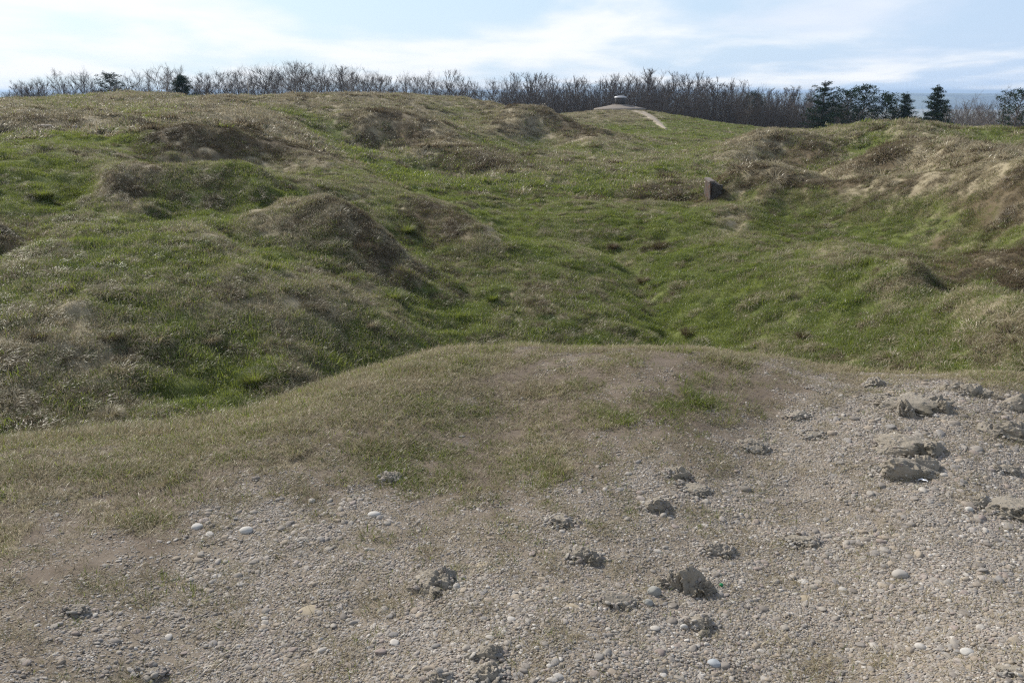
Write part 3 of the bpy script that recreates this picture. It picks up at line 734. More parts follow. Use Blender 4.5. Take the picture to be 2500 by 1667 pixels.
x, y, d, r = spread(100000, 1.15, 7.0, 6, 60, .8)
c_ = cover(x, y); tn_ = fbm(x / .28 + 3, y / .28, 125, 3)
k = (r.random(len(x)) < .06 + .22 * sstep(.06, .4, c_ + .4 * tn_)) & (lip(x, y) < 1.05); x, y = x[k], y[k]
nn = gnormal(x, y, .05); sz = r.uniform(.7, 1.3, len(x))
scatter('thatch', np.c_[x, y, ground(x, y) + .003], pth, eulers(nn, r.random(len(x)) * 6.28), np.c_[sz, sz, sz * .6], r.integers(0, 6, len(x)),
        {'green': .12 * r.random(len(x)), 'brown': .45 * r.random(len(x)), 'tint': r.random(len(x))}, gnormal(x, y, .05), kind='stuff', label='dead wisps of grass lying on the dirt of the brow', category='grass')

# meadow grass from the foot of the brow to the middle distance
def meadow(name, n, d0, d1, seed, protos, nlow, size_rng, power, label, step):
    x, y, d, r = spread(int(n * 1.27), d0, d1, seed, 47, power)
    k = (lip(x, y) > 1.03) & off_track(x, y); x, y, d = x[k], y[k], d[k]
    k = _seen(x, y, d); x, y, d = x[k], y[k], d[k]
    z = ground(x, y); nn = gnormal(x, y, step); nn[:, 2] += .35
    k = np.clip(d / 14, .6, 2)
    lush = nz(x, y, k, .55, 131, 3)
    sz = r.uniform(*size_rng, len(x)) * np.clip(1 + 1.0 * lush, .45, 1.9) * (.4 + .6 * sstep(1.03, 1.5, lip(x, y)))
    g = np.clip(green(x, y) + .3 * (r.random(len(x)) - .5) + .12 * lush, 0, 1)
    b = np.clip(brown(x, y) + .2 * (r.random(len(x)) - .5), 0, 1)
    # lush patches stand up, dead ones lie over
    up = r.random(len(x)) < .25 + .75 * g
    pick = np.where(up, r.integers(0, nlow, len(x)), nlow + r.integers(0, len(protos) - nlow, len(x)))
    tilt = r.normal(0, .16, (len(x), 2)); nn[:, :2] += tilt
    scatter(name, np.c_[x, y, z], protos, eulers(nn, r.random(len(x)) * 6.28), np.c_[sz, sz, sz * r.uniform(.75, 1.15, len(x))], pick,
            {'green': g, 'brown': b, 'tint': np.clip(.42 + .8 * nz(x, y, k, 2.2, 137, 3) + .5 * nz(x, y, k, .45, 139, 1), 0, 1)}, gnormal(x, y, step * .7), kind='stuff', label=label, category='grass')
    return len(x)


pm = [blade_mesh(120, .17, (.03, .095), (.0035, .006), (.2, 1.5), 200 + i, segs=3, splay=.7, mat=GM) for i in range(4)]
pm += [blade_mesh(90, .13, (.05, .13), (.0035, .006), (.9, 2.6), 210 + i, segs=4, splay=.9, mat=GM, tuft=1.) for i in range(4)]
n1 = meadow('meadow_grass', 46000, 6, 32, 11, pm, 4, (.75, 1.25), .72, 'rough meadow grass, green and straw coloured, covering the shell-holed ground', .12)
pf = [blade_mesh(130, .55, (.07, .17), (.012, .024), (.2, 1.5), 300 + i, segs=2, splay=.8, mat=GM) for i in range(4)]
pf += [blade_mesh(120, .42, (.09, .20), (.012, .022), (.8, 2.3), 310 + i, segs=3, splay=1., mat=GM, tuft=1.) for i in range(4)]
n2 = meadow('far_grass', 60000, 30, 128, 12, pf, 4, (.7, 1.25), .75, 'distant rough grass on the mounds and hollows below the woods', .5)


# mops of old grass, each drooping over itself, in loose colonies
def mops(name, n, d0, d1, seed, protos, size_rng, power, dens, label):
    x, y, d, r = spread(int(n * 1.27), d0, d1, seed, 47, power)
    k = (lip(x, y) > 1.22) & off_track(x, y); x, y, d = x[k], y[k], d[k]
    kk = np.clip(d / 14, .6, 2.4)
    col = nz(x, y, kk, 1.5, 141, 3) + .5 * noise(x / .6, y / .6, 31)
    k = r.random(len(x)) < dens * sstep(-.25, .45, col); x, y, d = x[k], y[k], d[k]
    k = _seen(x, y, d); x, y, d = x[k], y[k], d[k]
    z = ground(x, y); nn = gnormal(x, y, .15); nn[:, 2] += .2; nn[:, :2] += r.normal(0, .12, (len(x), 2))
    sz = r.uniform(*size_rng, len(x)) * r.choice([.7, 1, 1, 1.35], len(x))
    g0, b0 = green(x, y), brown(x, y)
    g = np.where(r.random(len(x)) < .18 + .2 * g0, np.clip(g0 + .3, 0, 1), g0 * .22); b = np.clip(b0 + r.choice([-.1, .0, .2, .6, 1.0], len(x)), 0, 1)
    scatter(name, np.c_[x, y, z], protos, eulers(nn, r.random(len(x)) * 6.28), np.c_[sz, sz, sz * r.uniform(.7, 1.25, len(x))], r.integers(0, len(protos), len(x)),
            {'green': g, 'brown': b, 'tint': r.random(len(x))}, gnormal(x, y, .3), kind='stuff', label=label, category='grass')
    return len(x)


mm = [blade_mesh(150, .085, (.08, .155), (.0032, .0055), (1.2, 2.8), 220 + i, segs=4, splay=.85, mat=GM, tuft=1.) for i in range(5)]
n3 = mops('grass_mops', 30000, 6.5, 34, 14, mm, (.8, 1.5), .8, .85, 'drooping mops of old grass dotted over the near slopes')
mf = [blade_mesh(130, .22, (.17, .31), (.012, .022), (1.2, 2.6), 320 + i, segs=3, splay=.9, mat=GM, tuft=1.) for i in range(4)]
n4 = mops('far_grass_mops', 36000, 28, 120, 15, mf, (.8, 1.7), .8, .75, 'drooping mops of old grass dotted over the distant mounds')
print('turf', n_turf, 'meadow', n1, 'far', n2)
# ------------------------------------------------------------------ stones
def sphere(sub):
    import bmesh
    bm = bmesh.new(); bmesh.ops.create_icosphere(bm, subdivisions=sub, radius=1)
    V = np.array([v.co[:] for v in bm.verts]); Fc = np.array([[v.index for v in f.verts] for f in bm.faces]); bm.free()
    return V, Fc


SP3, SP2, SP6 = sphere(3), sphere(2), sphere(6)


def stone_color(m, tint, base=((.22, .205, .185), (.36, .335, .30))):
    p = m.coord('Object')
    a = m.noise(p, 3, 4, .6); b = m.noise(p, 22, 4, .7)
    c = m.mix(m.math('ADD', m.math('MULTIPLY', a, .6), m.math('MULTIPLY', b, .4)), base[0], base[1])
    return m.mix(.65, c, m.mix(1.0, c, tint, 'MULTIPLY')) if tint is not None else c, b


def pebble_mat(name, inst):
    m = Mat(name)
    if inst: hue = m.math('FRACT', m.math('ADD', m.attr('hue', 'INSTANCER'), m.math('SUBTRACT', m.attr('own'), .5)))
    else: hue = m.N.new('ShaderNodeObjectInfo').outputs['Random']
    col = m.ramp(hue, [(0, (.155, .142, .130)), (.16, (.30, .275, .245)), (.34, (.38, .35, .305)), (.48, (.25, .245, .24)), (.6, (.335, .28, .22)), (.72, (.39, .335, .26)), (.8, (.30, .245, .225)), (.9, (.46, .43, .385)), (1, (.64, .61, .56))])
    p = m.pos() if inst else m.coord('Object')
    b = m.noise(p, 160 if inst else 40, 4, .65)
    col = m.mix(m.rng(b, .35, .75), m.mix(.55, col, (.17, .142, .112)), col)
    nr = m.bump(b, .25, .004 if inst else .006)
    return m.out(m.bsdf(col, .82, nr, .25))


def pebble_shape(seed, data=SP3, flat=(.42, .62), lump=.16):
    r = np.random.default_rng(seed); V, Fc = data
    V = V.copy()
    s = np.array([1, r.uniform(.62, .95), r.uniform(*flat)])
    n = noise3(V * 1.1 + r.uniform(0, 50, 3), seed)
    V = V * (1 + lump * n)[:, None]
    for _ in range(4):                                  # a few worn flats
        d = r.normal(size=3); d /= np.linalg.norm(d); h = r.uniform(.72, .95)
        over = np.maximum(V @ d - h, 0); V -= over[:, None] * d * .8
    return V * s, Fc


PM = pebble_mat('gravel', True)
def pebble_bed(seed, n, rad, big):
    """a hand's breadth of packed little stones"""
    r = np.random.default_rng(seed); VV, FF, HH, n0 = [], [], [], 0
    pts = []
    for i in range(n * 6):
        if len(pts) >= n: break
        s = min(.0026 * (1 - r.random()) ** (-1 / 2.0), big); p = r.uniform(-rad, rad, 2)
        if np.hypot(*p) > rad or any(math.hypot(p[0] - q[0], p[1] - q[1]) < .8 * (s + q[2]) for q in pts): continue
        pts.append((p[0], p[1], s))
    for px, py, s in pts:
        V, Fc = pebble_shape(int(r.integers(1e6)), SP2, (.30, .56), .18)
        a = r.random() * 6.28; c, q = math.cos(a), math.sin(a); t = r.normal(0, .18, 2)
        W = np.c_[V[:, 0] * c - V[:, 1] * q, V[:, 0] * q + V[:, 1] * c, V[:, 2] + t[0] * V[:, 0] + t[1] * V[:, 1]] * s
        VV.append(W + [px, py, s * r.uniform(-.25, .15)]); FF.append(Fc + n0); n0 += len(V); HH.append(np.full(len(V), r.random()))
    return mesh_from('gravel', np.concatenate(VV), np.concatenate(FF), PM, True, {'own': np.concatenate(HH)})


protos = [mesh_from('gravel', *pebble_shape(400 + i, SP3, (.28, .52)), PM, True, {'own': np.full(len(SP3[0]), .5)}) for i in range(10)]
nsingle = len(protos)
protos += [pebble_bed(440 + i, 34, .05, .0085) for i in range(10)]
x, y, d, r = spread(150000, 1.12, 7.2, 21, 60, .62)
st = stone(x, y)
k = r.random(len(x)) < np.clip(st, 0, 1) ** 1.6 * .60 + .008
k &= lip(x, y) < .995
x, y, d, st = x[k], y[k], d[k], st[k]
# small stones are common, large ones rare
s = .0050 * (1 - r.random(len(x))) ** (-1 / 2.2); s = np.minimum(s, .017 + .008 * r.random(len(x))) * (.75 + .45 * st)
s *= np.clip(d / 3.2, .75, 1.2)
x2, y2, d2, r2 = spread(56000, 1.12, 7.2, 23, 60, .8)
k = (r2.random(len(x2)) < np.clip(stone(x2, y2), 0, 1) ** 1.1 * .95) & (lip(x2, y2) < .99); x2, y2 = x2[k], y2[k]
X_, Y_ = np.r_[x, x2], np.r_[y, y2]; S_ = np.r_[s, r2.uniform(.85, 1.25, len(x2))]
nn = gnormal(X_, Y_, .04); nn[:len(x), :2] += r.normal(0, .16, (len(x), 2))
z = ground(X_, Y_) + np.r_[s * r.uniform(-.34, .10, len(x)), np.zeros(len(x2))]
hue = np.r_[np.clip(r.random(len(x)) * .95 + .05 * (r.random(len(x)) < .06), 0, 1), r2.random(len(x2))]
pk = np.r_[r.integers(0, nsingle, len(x)), nsingle + r2.integers(0, len(protos) - nsingle, len(x2))]
scatter('gravel', np.c_[X_, Y_, z], protos, eulers(nn, r.random(len(X_)) * 6.28), np.c_[S_, S_, S_ * r.uniform(.8, 1.15, len(X_))], pk,
        {'hue': hue}, kind='stuff', label='loose river gravel strewn over the trodden brow', category='gravel')


def put(o, x, y, sink=0., yaw=0., tilt=(0, 0)):
    o.location = (x, y, float(ground(x, y)[0]) - sink); o.rotation_euler = (tilt[0], tilt[1], yaw)
    return o


def unit(xd, yd):
    """metres per survey unit at a station, with the station's ground point"""
    x, y, z = spot(xd, yd)
    depth = y * math.cos(PITCH) - (z - EYE) * math.sin(PITCH)
    return x, y, depth * 1.06293 / F


# larger loose pebbles: each one its own object
PB = pebble_mat('pebble', False)
kinds = [mesh_from('pebble', *pebble_shape(500 + i, SP3, (.32, .58)), PB) for i in range(12)]
r = np.random.default_rng(33)
taken = []
groups = [
    # label, group, region(x0,y0,x1,y1), count, size range, category
    ('whitish rounded pebble in the loose scatter below the worn turf edge', 'pale pebbles scattered below the turf edge', (470, 1150, 900, 1250), 46, (.010, .022)),
    ('grey pebble in the small patch of stones below the pale scatter', 'pebbles in the small stony patch', (400, 1275, 600, 1345), 24, (.010, .020)),
    ('grey pebble on the dusty gravel of the lower left corner', 'pebbles on the lower left gravel', (20, 1400, 700, 1560), 50, (.009, .017)),
    ('rounded pebble among the gravel at the bottom middle of the picture', 'pebbles on the bottom middle gravel', (720, 1400, 1560, 1560), 62, (.010, .019)),
    ('rounded pebble among the gravel in the lower right corner', 'pebbles on the lower right gravel', (1640, 1320, 2345, 1560), 58, (.010, .020)),
    ('pebble lying among the dark rocks towards the right edge', 'pebbles among the right hand rocks', (1880, 900, 2345, 1280), 44, (.011, .022)),
]
for lab, grp, (x0, y0, x1, y1), n, sr in groups:
    for i in range(n):
        px, py = r.uniform(x0, x1), r.uniform(y0, y1)
        x, y, _u = unit(px, py); s = r.uniform(*sr)
        o = link('pebble', kinds[r.integers(len(kinds))], None, label=lab, category='pebble', group=grp)
        o.scale = (s, s * r.uniform(.85, 1.1), s * r.uniform(.75, 1.1)); put(o, x, y, -s * .1, r.random() * 6.28, (r.normal(0, .15), r.normal(0, .15)))


def one_stone(name, label, cat, px, py, w, col, seed, flat=(.3, .5), data=SP3, lump=.12, sink=.1, yaw=0., sy=1.0, sz=1.0, tilt=(0, 0)):
    m = Mat(name); c, b = stone_color(m, None, col)
    mt = m.out(m.bsdf(c, .85, m.bump(b, .3, .004), .25))
    x, y, u = unit(px, py); s = w * u / 2
    V, Fc = pebble_shape(seed, data, flat, lump)
    return put(link(name, mesh_from(name, V * np.array([s, s * sy, s * sz]), Fc, mt), None, label=label, category=cat), x, y, sink * s, yaw, tilt)


TAN = ((.27, .225, .16), (.37, .315, .23)); PALE = ((.36, .345, .315), (.54, .52, .48)); GREY = ((.22, .22, .20), (.34, .33, .30)); BLUE = ((.26, .28, .30), (.40, .42, .43))
one_stone('stone_slab', 'flat tan stone slab lying alone on the lower left gravel', 'stone', 710, 1399, 52, TAN, 601, (.2, .25), sy=.9)
one_stone('stone_slab', 'small squarish tan stone beside the flat rocks in the lower middle gravel', 'stone', 1111, 1296, 36, TAN, 602, (.2, .25), yaw=.4)
one_stone('stone_slab', 'broad flat buff slab set into the gravel left of the dark layered rock', 'stone', 1310, 1394, 50, ((.30, .25, .18), (.40, .34, .25)), 603, (.16, .2), sink=.12)
one_stone('stone_slab', 'sandy flat stone at the right of the jagged hollow rock', 'stone', 1850, 1376, 46, TAN, 604, (.25, .3))
one_stone('boulder', 'speckled round grey boulder lying in front of the jagged hollow rock', 'stone', 1503, 1364, 35, GREY, 605, (.75, .85), sink=-.3)
one_stone('boulder', 'smaller grey stone just below the speckled round boulder', 'stone', 1488, 1386, 24, GREY, 606, (.6, .7), sink=-.2)
one_stone('boulder', 'round grey stone alone on the gravel at the lower right', 'stone', 2068, 1322, 38, ((.30, .28, .25), (.42, .39, .35)), 607, (.55, .65), sink=-.1)
one_stone('pebble', 'chalk white pebble standing out right of the lower right rocks', 'pebble', 2225, 1172, 20, PALE, 608, (.6, .7), sink=-.2)
one_stone('pebble', 'bluish white pebble near the lower right corner', 'pebble', 2222, 1500, 32, PALE, 609, (.5, .6), sink=-.1)
one_stone('pebble', 'largest white egg shaped pebble left in the pale scatter', 'pebble', 566, 1222, 32, PALE, 610, (.55, .65), sink=-.15)
one_stone('pebble', 'long white pebble at the upper left of the pale scatter', 'pebble', 453, 1212, 28, PALE, 611, (.45, .5), sink=-.1)
one_stone('pebble', 'white flat pebble at the right end of the pale scatter', 'pebble', 860, 1183, 30, PALE, 612, (.45, .5), sink=-.1)
one_stone('pebble', 'slate blue oval pebble on the bottom gravel right of the fallen rock pieces', 'pebble', 1640, 1525, 30, BLUE, 613, (.55, .6), sink=-.1)
one_stone('pebble', 'round cream pebble between the dark layered rock and the knobbly rock', 'pebble', 1571, 1443, 20, PALE, 614, (.7, .8), sink=-.3)
one_stone('brick_fragment', 'dull pink brick fragment leaning on the dark jagged pile', 'brick', 2080, 952, 20, ((.30, .19, .16), (.38, .26, .22)), 615, (.5, .6), sink=-.5, yaw=.5, tilt=(0, .6))
one_stone('boulder', 'small grey stone in the grass at the foot of the far left straw bank', 'stone', 173, 298, 15, ((.20, .18, .18), (.30, .28, .28)), 616, (.55, .65), sink=-.5)
one_stone('stone_slab', 'low pale slab showing through the grass on the far left', 'stone', 104, 293, 34, ((.30, .25, .20), (.40, .35, .28)), 617, (.25, .3), sink=-.2)


# weathered lumps of old shelled concrete and rock sticking out of the brow
def rock_mat():
    m = Mat('weathered_rock'); p = m.coord('Object')
    n1 = m.noise(p, 9, 6, .65); n2 = m.noise(p, 60, 5, .7); n3 = m.noise(p, 3.5, 3, .6)
    v = m.vor(p, 55, out='Distance'); vc = m.vor(p, 55, out='Color')
    sp = m.N.new('ShaderNodeSeparateColor'); m.put(sp.inputs[0], vc)
    own = m.attr('own')
    base = m.mix(n1, (.18, .157, .124), (.35, .312, .252))
    base = m.mix(m.rng(own, .05, .3), base, m.ramp(own, [(0, (.2, .18, .15)), (.35, (.21, .20, .185)), (.6, (.34, .31, .265)), (.8, (.26, .22, .19)), (1, (.42, .395, .35))]))
    inc = m.math('MULTIPLY', m.rng(v, .42, .3), m.math('GREATER_THAN', sp.outputs[1], .62))
    base = m.mix(inc, base, m.ramp(sp.outputs[0], [(0, (.22, .21, .20)), (.5, (.34, .31, .27)), (.8, (.28, .23, .20)), (1, (.45, .43, .38))]))
    base = m.mix(m.rng(n3, .52, .7), base, (.15, .132, .098))           # old lichen and soot
    base = m.mix(m.rng(n2, .58, .78), base, (.38, .35, .30))
    h = m.math('ADD', m.math('ADD', m.math('MULTIPLY', n1, .8), m.math('MULTIPLY', n2, .5)), m.math('MULTIPLY', inc, .35))
    return m.out(m.bsdf(base, .93, m.bump(h, .9, .012), .2))


RM = rock_mat()


def rock_lump(seed, sx, sy, sz, jag=.35, strata=0., dip=.3, hollow=0., shift=(0, 0, 0), yaw=0.):
    V0, Fc = SP6; r = np.random.default_rng(seed)
    o = r.uniform(0, 60, 3); V = V0.copy()
    low = noise3(V * .9 + o, seed)
    mid = noise3(V * 2.2 + o, seed + 3); rid = 1 - 2 * np.abs(noise3(V * 2.6 + o * .7, seed + 5)); fine = noise3(V * 6.5 + o, seed + 9); fine2 = noise3(V * 14 + o, seed + 13); fine3 = noise3(V * 27 + o, seed + 17)
    f = 1 + jag * (.75 * low + .55 * mid + .62 * rid + .45 * fine + .30 * fine2 + .13 * fine3)
    for _ in range(5):                                     # broken faces
        dd = r.normal(size=3); dd[2] = abs(dd[2]) * .6; dd /= np.linalg.norm(dd); h = r.uniform(.7, .95)
        over = np.maximum((V * f[:, None]) @ dd - h, 0); f = f - over * .75 / np.maximum(V @ dd, .25)
    W = V * f[:, None]
    if hollow:
        c = np.array([-.25, -.75, .35]); q = np.exp(-((W - c) ** 2).sum(1) / .10); W[:, 1] += hollow * q; W[:, 2] += .2 * hollow * q
    if strata:                                             # ledges: bands that stick out and bands that weather back
        t = W[:, 2] + dip * W[:, 0] + .10 * mid; n = 4.2
        t = t + .05 * fine; band = np.abs(((t * n) % 1) - .5) * 2
        W[:, :2] *= (1 - strata * (sstep(.35, .75, band) - .4) * (W[:, 2:3].ravel() < .85))[:, None]
    W = W * np.array([sx, sy, sz]); c, s = math.cos(yaw), math.sin(yaw)
    W = np.c_[W[:, 0] * c - W[:, 1] * s, W[:, 0] * s + W[:, 1] * c, W[:, 2]] + np.array(shift)
    return W, Fc


def rock(label, px, py, w, hr, seed, lumps=None, jag=.46, strata=0., hollow=0., deep=.7, yaw=0., dip=.3):
    """w: width in survey units, hr: height over width; lumps: extra (dx, dy, size, height) pieces in half-widths"""
    x, y, u = unit(px, py); s = w * u / 2
    parts = [rock_lump(seed, s, s * deep, 1.9 * s * hr, jag, strata, dip, hollow, (0, 0, 0), yaw)]
    for i, (dx, dy, k, hk) in enumerate(lumps or []):
        parts.append(rock_lump(seed + 31 * (i + 1), s * k, s * k * deep * 1.1, 1.9 * s * hr * hk, jag, strata, dip, 0, (dx * s, dy * s, -.1 * s * hr + float(ground(x + dx * s, y + dy * s)[0] - ground(x, y)[0])), yaw + i))
    n0 = 0; VV, FF, OW = [], [], []
    for V, Fc in parts: VV.append(V); FF.append(Fc + n0); n0 += len(V); OW.append(np.zeros(len(V)))
    # stones set in it, and crumbled ones banked against its foot
    r = np.random.default_rng(seed + 900); A_ = np.concatenate(VV); A_ = A_[A_[:, 2] > 0]
    for i in range(int(30 + 75 * s / .12)):
        q = r.uniform(.004, .011) * (1 if i % 3 else 1.3)
        if i % 5 < 1: c = A_[r.integers(len(A_))] * [1, 1, .97]
        else:
            a = r.random() * 6.28; e = r.uniform(.8, 1.5); c = np.array([math.cos(a) * s * e, math.sin(a) * s * deep * e, 0]); cc, sn = math.cos(yaw), math.sin(yaw); c = np.array([c[0] * cc - c[1] * sn, c[0] * sn + c[1] * cc, 0])
            c[2] = float(ground(x + c[0], y + c[1])[0] - ground(x, y)[0]) + q * .2 + .03 * max(0, 1.25 - e)
        V, Fc = pebble_shape(int(r.integers(1e6)), SP2, (.35, .7), .2); a = r.random() * 6.28; t = r.normal(0, .35, 2)
        V = np.c_[V[:, 0] * math.cos(a) - V[:, 1] * math.sin(a), V[:, 0] * math.sin(a) + V[:, 1] * math.cos(a), V[:, 2] + t[0] * V[:, 0] + t[1] * V[:, 1]] * q
        VV.append(V + c); FF.append(Fc + n0); n0 += len(V); OW.append(np.full(len(V), r.uniform(.32, 1)))
    me = mesh_from('rock_outcrop', np.concatenate(VV), np.concatenate(FF), RM, True, {'own': np.concatenate(OW)})
    return put(link('rock_outcrop', me, None, label=label, category='rock', group='rocks breaking through the gravel brow'), x, y, .02 * s * hr)


rock('small dark lump of rock nearest the grassy edge right of the worn path', 2008, 884, 50, .30, 1, jag=.4)
rock('low flat dark ledge left of the jagged pile with grass tufts', 2015, 914, 55, .16, 2, [(.6, .1, .5, 1.)], strata=.0)
rock('dark jagged pile with dry grass growing in front of it', 2095, 935, 120, .22, 3, [(-.55, -.5, .36, 1.1), (.62, .0, .5, .9), (.95, -.5, .3, .8), (-.7, .3, .4, .7)], jag=.55)
rock('long slanting ridge of rock running down towards the right edge', 2228, 902, 62, .28, 4, [(-.75, .55, .7, 1.), (.75, -.35, .75, .75), (1.5, -.75, .55, .5), (-1.2, .9, .5, .7)], jag=.42)
rock('rounded grey rock cut off by the right edge above the others', 2335, 935, 70, .35, 5, [(-.7, -.1, .5, .7)], jag=.35)
rock('crumbling rock with a dark overhang at the right edge', 2318, 1000, 90, .28, 6, [(-.9, .3, .7, .6), (.6, .1, .6, 1.1)], jag=.45, hollow=.3)
rock('broad layered rock with a shadowed front, upper of the large pair', 2082, 1026, 120, .20, 7, [(.75, -.25, .6, .9), (-.4, .5, .6, .6)], strata=.0, jag=.4, dip=-.25)
rock('massive pale topped rock with a steep dark front, lower of the large pair', 2080, 1084, 116, .26, 8, [(.85, .25, .6, .9), (-.85, -.1, .3, .7)], jag=.38, strata=.0)
rock('low broken rock lying left of the large pair', 1735, 1028, 60, .22, 9, [(-.9, .35, .55, .7), (.5, -.2, .5, .9)], jag=.45)
rock('small flat rock at the end of the dry grass', 1832, 956, 52, .18, 10, jag=.35)
rock('low stony hump left of the large pair with pale pebbles on it', 1865, 1000, 50, .18, 11, [(.7, -.2, .5, .8)], jag=.4)
rock('small craggy rock above the narrow upright one', 1556, 1090, 56, .25, 12, [(-.7, -.1, .4, .7)], jag=.5)
rock('flat mossy ledge just under the small craggy rock', 1592, 1124, 66, .12, 13, [(.8, -.1, .5, .8)], jag=.35, strata=.0)
rock('narrow rough rock standing up with a pointed left slope', 1505, 1166, 62, .42, 14, [(-.45, -.25, .6, .5)], jag=.36, deep=.6)
rock('knobbly low rock on the gravel left of the narrow upright one', 1288, 1202, 62, .22, 15, [(.7, -.15, .45, .7)], jag=.5)
rock('rounded lumpy rock of several knobs in the middle of the gravel', 1340, 1278, 76, .24, 16, [(-.85, .1, .5, .75), (.5, -.45, .5, .8)], jag=.42)
rock('dark crusty rock with earth beneath it right of the lumpy one', 1645, 1268, 72, .22, 17, [(.65, -.2, .5, .8)], jag=.5)
rock('low gritty rock hump on the gravel below the large pair', 1838, 1244, 78, .14, 18, [(.75, .0, .5, .9)], jag=.45)
rock('tall jagged rock with a dark hollow in its front', 1582, 1346, 74, .60, 19, [(-.95, .0, .62, .62), (.85, -.35, .7, .55), (.15, -.75, .5, .5), (-1.7, .1, .5, .35)], jag=.62, hollow=.6)
rock('dark layered slab beside the flat buff stone', 1412, 1382, 82, .22, 20, [(.75, .1, .35, 1.1)], strata=.0, jag=.32, dip=.1)
rock('jagged broken pile of dark rock left of the middle gravel', 1000, 1346, 96, .24, 21, [(-.7, -.35, .5, .8), (.35, .45, .5, 1.), (.1, -.85, .45, .6), (-1., .1, .3, .6)], jag=.55)
rock('knobbly rock with slanting pale strips on the lower right gravel', 1604, 1432, 66, .36, 22, [(-.65, .1, .55, .6), (.1, -1.0, .6, .4)], jag=.42)
rock('rounded brown rock at the bottom among crumbled pieces', 1118, 1502, 62, .42, 23, [(.8, .35, .45, .6), (-1.1, -.2, .55, .5)], jag=.3)
rock('weathered pale rock cut by the bottom edge', 1120, 1552, 84, .3, 24, jag=.42)
rock('grey rock at the bottom edge left of the weathered pale one', 1008, 1560, 50, .3, 25, jag=.4)
rock('small pile of dark stones on the dirt in the lower left', 176, 1406, 46, .3, 26, [(.7, .35, .45, .7), (-.6, .3, .4, .6), (.1, -.6, .4, .7)], jag=.5)
rock('small crooked rock at the edge of the worn turf', 898, 1102, 46, .28, 27, [(-.6, .25, .5, .9)], jag=.55)
rock('big rough rock at the right edge below the crumbling overhang', 2306, 1172, 104, .24, 28, [(-.8, .4, .55, .8), (.5, -.5, .6, .7)], jag=.45)
rock('small pointed rock at the right edge between the two larger ones', 2310, 1080, 50, .26, 29, [(-.9, -.1, .5, .7)], jag=.4)
rock('rough rock in the bottom right corner of the gravel', 2330, 1545, 60, .3, 30, jag=.45)
rock('cracked slate grey rock flush with the dirt at the bottom left', 350, 1545, 60, .12, 31, jag=.35)


# litter
def litter():
    m = Mat('paper'); mt = m.out(m.bsdf((.80, .82, .86), .7))
    x, y, u = unit(2118, 1106); s = 11 * u
    g = np.linspace(-1, 1, 9); A, B = np.meshgrid(g, np.linspace(-.35, .35, 5), indexing='ij')
    Zt = .20 * np.sin(A * 2.3 + 1) + .25 * np.abs(B) + .1 * np.sin(A * 6 + B * 9)
    V = np.c_[(A * (1)).ravel(), (B * (1.05 - A ** 2 * .5)).ravel(), Zt.ravel() + .25] * s
    i = np.arange(45).reshape(9, 5); q = np.stack([i[:-1, :-1], i[1:, :-1], i[1:, 1:], i[:-1, 1:]], -1).reshape(-1, 4)
    o = link('paper_scrap', mesh_from('paper_scrap', np.r_[V, V + [0, 0, .0006]], [q[:, ::-1], q + 45], mt), None, label='crumpled white scrap of paper under the lower large rock', category='litter')
    put(o, x, y, 0, -.7)
    m = Mat('green_metal'); mt = m.out(m.bsdf((.02, .20, .07), .4, None, .5, .3))
    x, y, u = unit(1760 * .9408, 1433 * .9408); n = 42; a = np.arange(n) / n * 2 * math.pi; rr = .0065 * (1 + .06 * np.cos(a * 21))
    rings = [(1.08, 0), (1.0, .003), (.93, .0062), (.6, .0066)]
    V = np.concatenate([np.c_[rr * k * np.cos(a), rr * k * np.sin(a), np.full(n, h)] for k, h in rings] + [np.array([[0, 0, .0066]])])
    j = np.arange(n); q = np.concatenate([np.c_[j + n * k, (j + 1) % n + n * k, (j + 1) % n + n * (k + 1), j + n * (k + 1)] for k in range(3)])
    t = np.c_[j + 3 * n, (j + 1) % n + 3 * n, np.full(n, 4 * n)]
    o = link('litter_scrap', mesh_from('litter_scrap', V, [q, t], mt), None, label='tiny bright green scrap of litter on the gravel right of the hollow rock', category='litter')
    put(o, x, y, -.006, 0, (.25, .2))


litter()
HAZE = 1.9e-4
# ------------------------------------------------------------------ woods
class Twigs:
    """collects tapered prisms: thick ones with 5 sides, thin ones with 3"""
    def __init__(s): s.a, s.b, s.r0, s.r1, s.k = [], [], [], [], []
    def add(s, a, b, r0, r1): s.a.append(a); s.b.append(b); s.r0.append(r0); s.r1.append(r1)
    def mesh(s, name, mat, sides):
        A, B = np.array(s.a), np.array(s.b); r0, r1 = np.array(s.r0)[:, None], np.array(s.r1)[:, None]
        d = B - A; d /= np.linalg.norm(d, axis=1, keepdims=True) + 1e-9
        ref = np.where(np.abs(d[:, 2:3]) > .9, [[1., 0, 0]], [[0, 0, 1.]])
        u = np.cross(d, ref); u /= np.linalg.norm(u, axis=1, keepdims=True); v = np.cross(d, u)
        V = []
        for k in range(sides):
            t = 2 * math.pi * k / sides; o = u * math.cos(t) + v * math.sin(t)
            V.append(A + o * r0)
        for k in range(sides):
            t = 2 * math.pi * k / sides; o = u * math.cos(t) + v * math.sin(t)
            V.append(B + o * r1)
        V = np.stack(V, 1).reshape(-1, 3); b = (np.arange(len(A)) * 2 * sides)[:, None]
        k = np.arange(sides); q = np.stack([k, (k + 1) % sides, (k + 1) % sides + sides, k + sides], -1)
        Q = (b[:, None] + q[None]).reshape(-1, 4)
        return mesh_from(name, V, Q, mat, sides > 3)


def bark_mat(name, a, b):
    m = Mat(name); p = m.coord('Object'); n = m.noise(p, 5, 4, .6)
    return m.out(m.bsdf(m.mix(n, a, b), .9, None, .15))


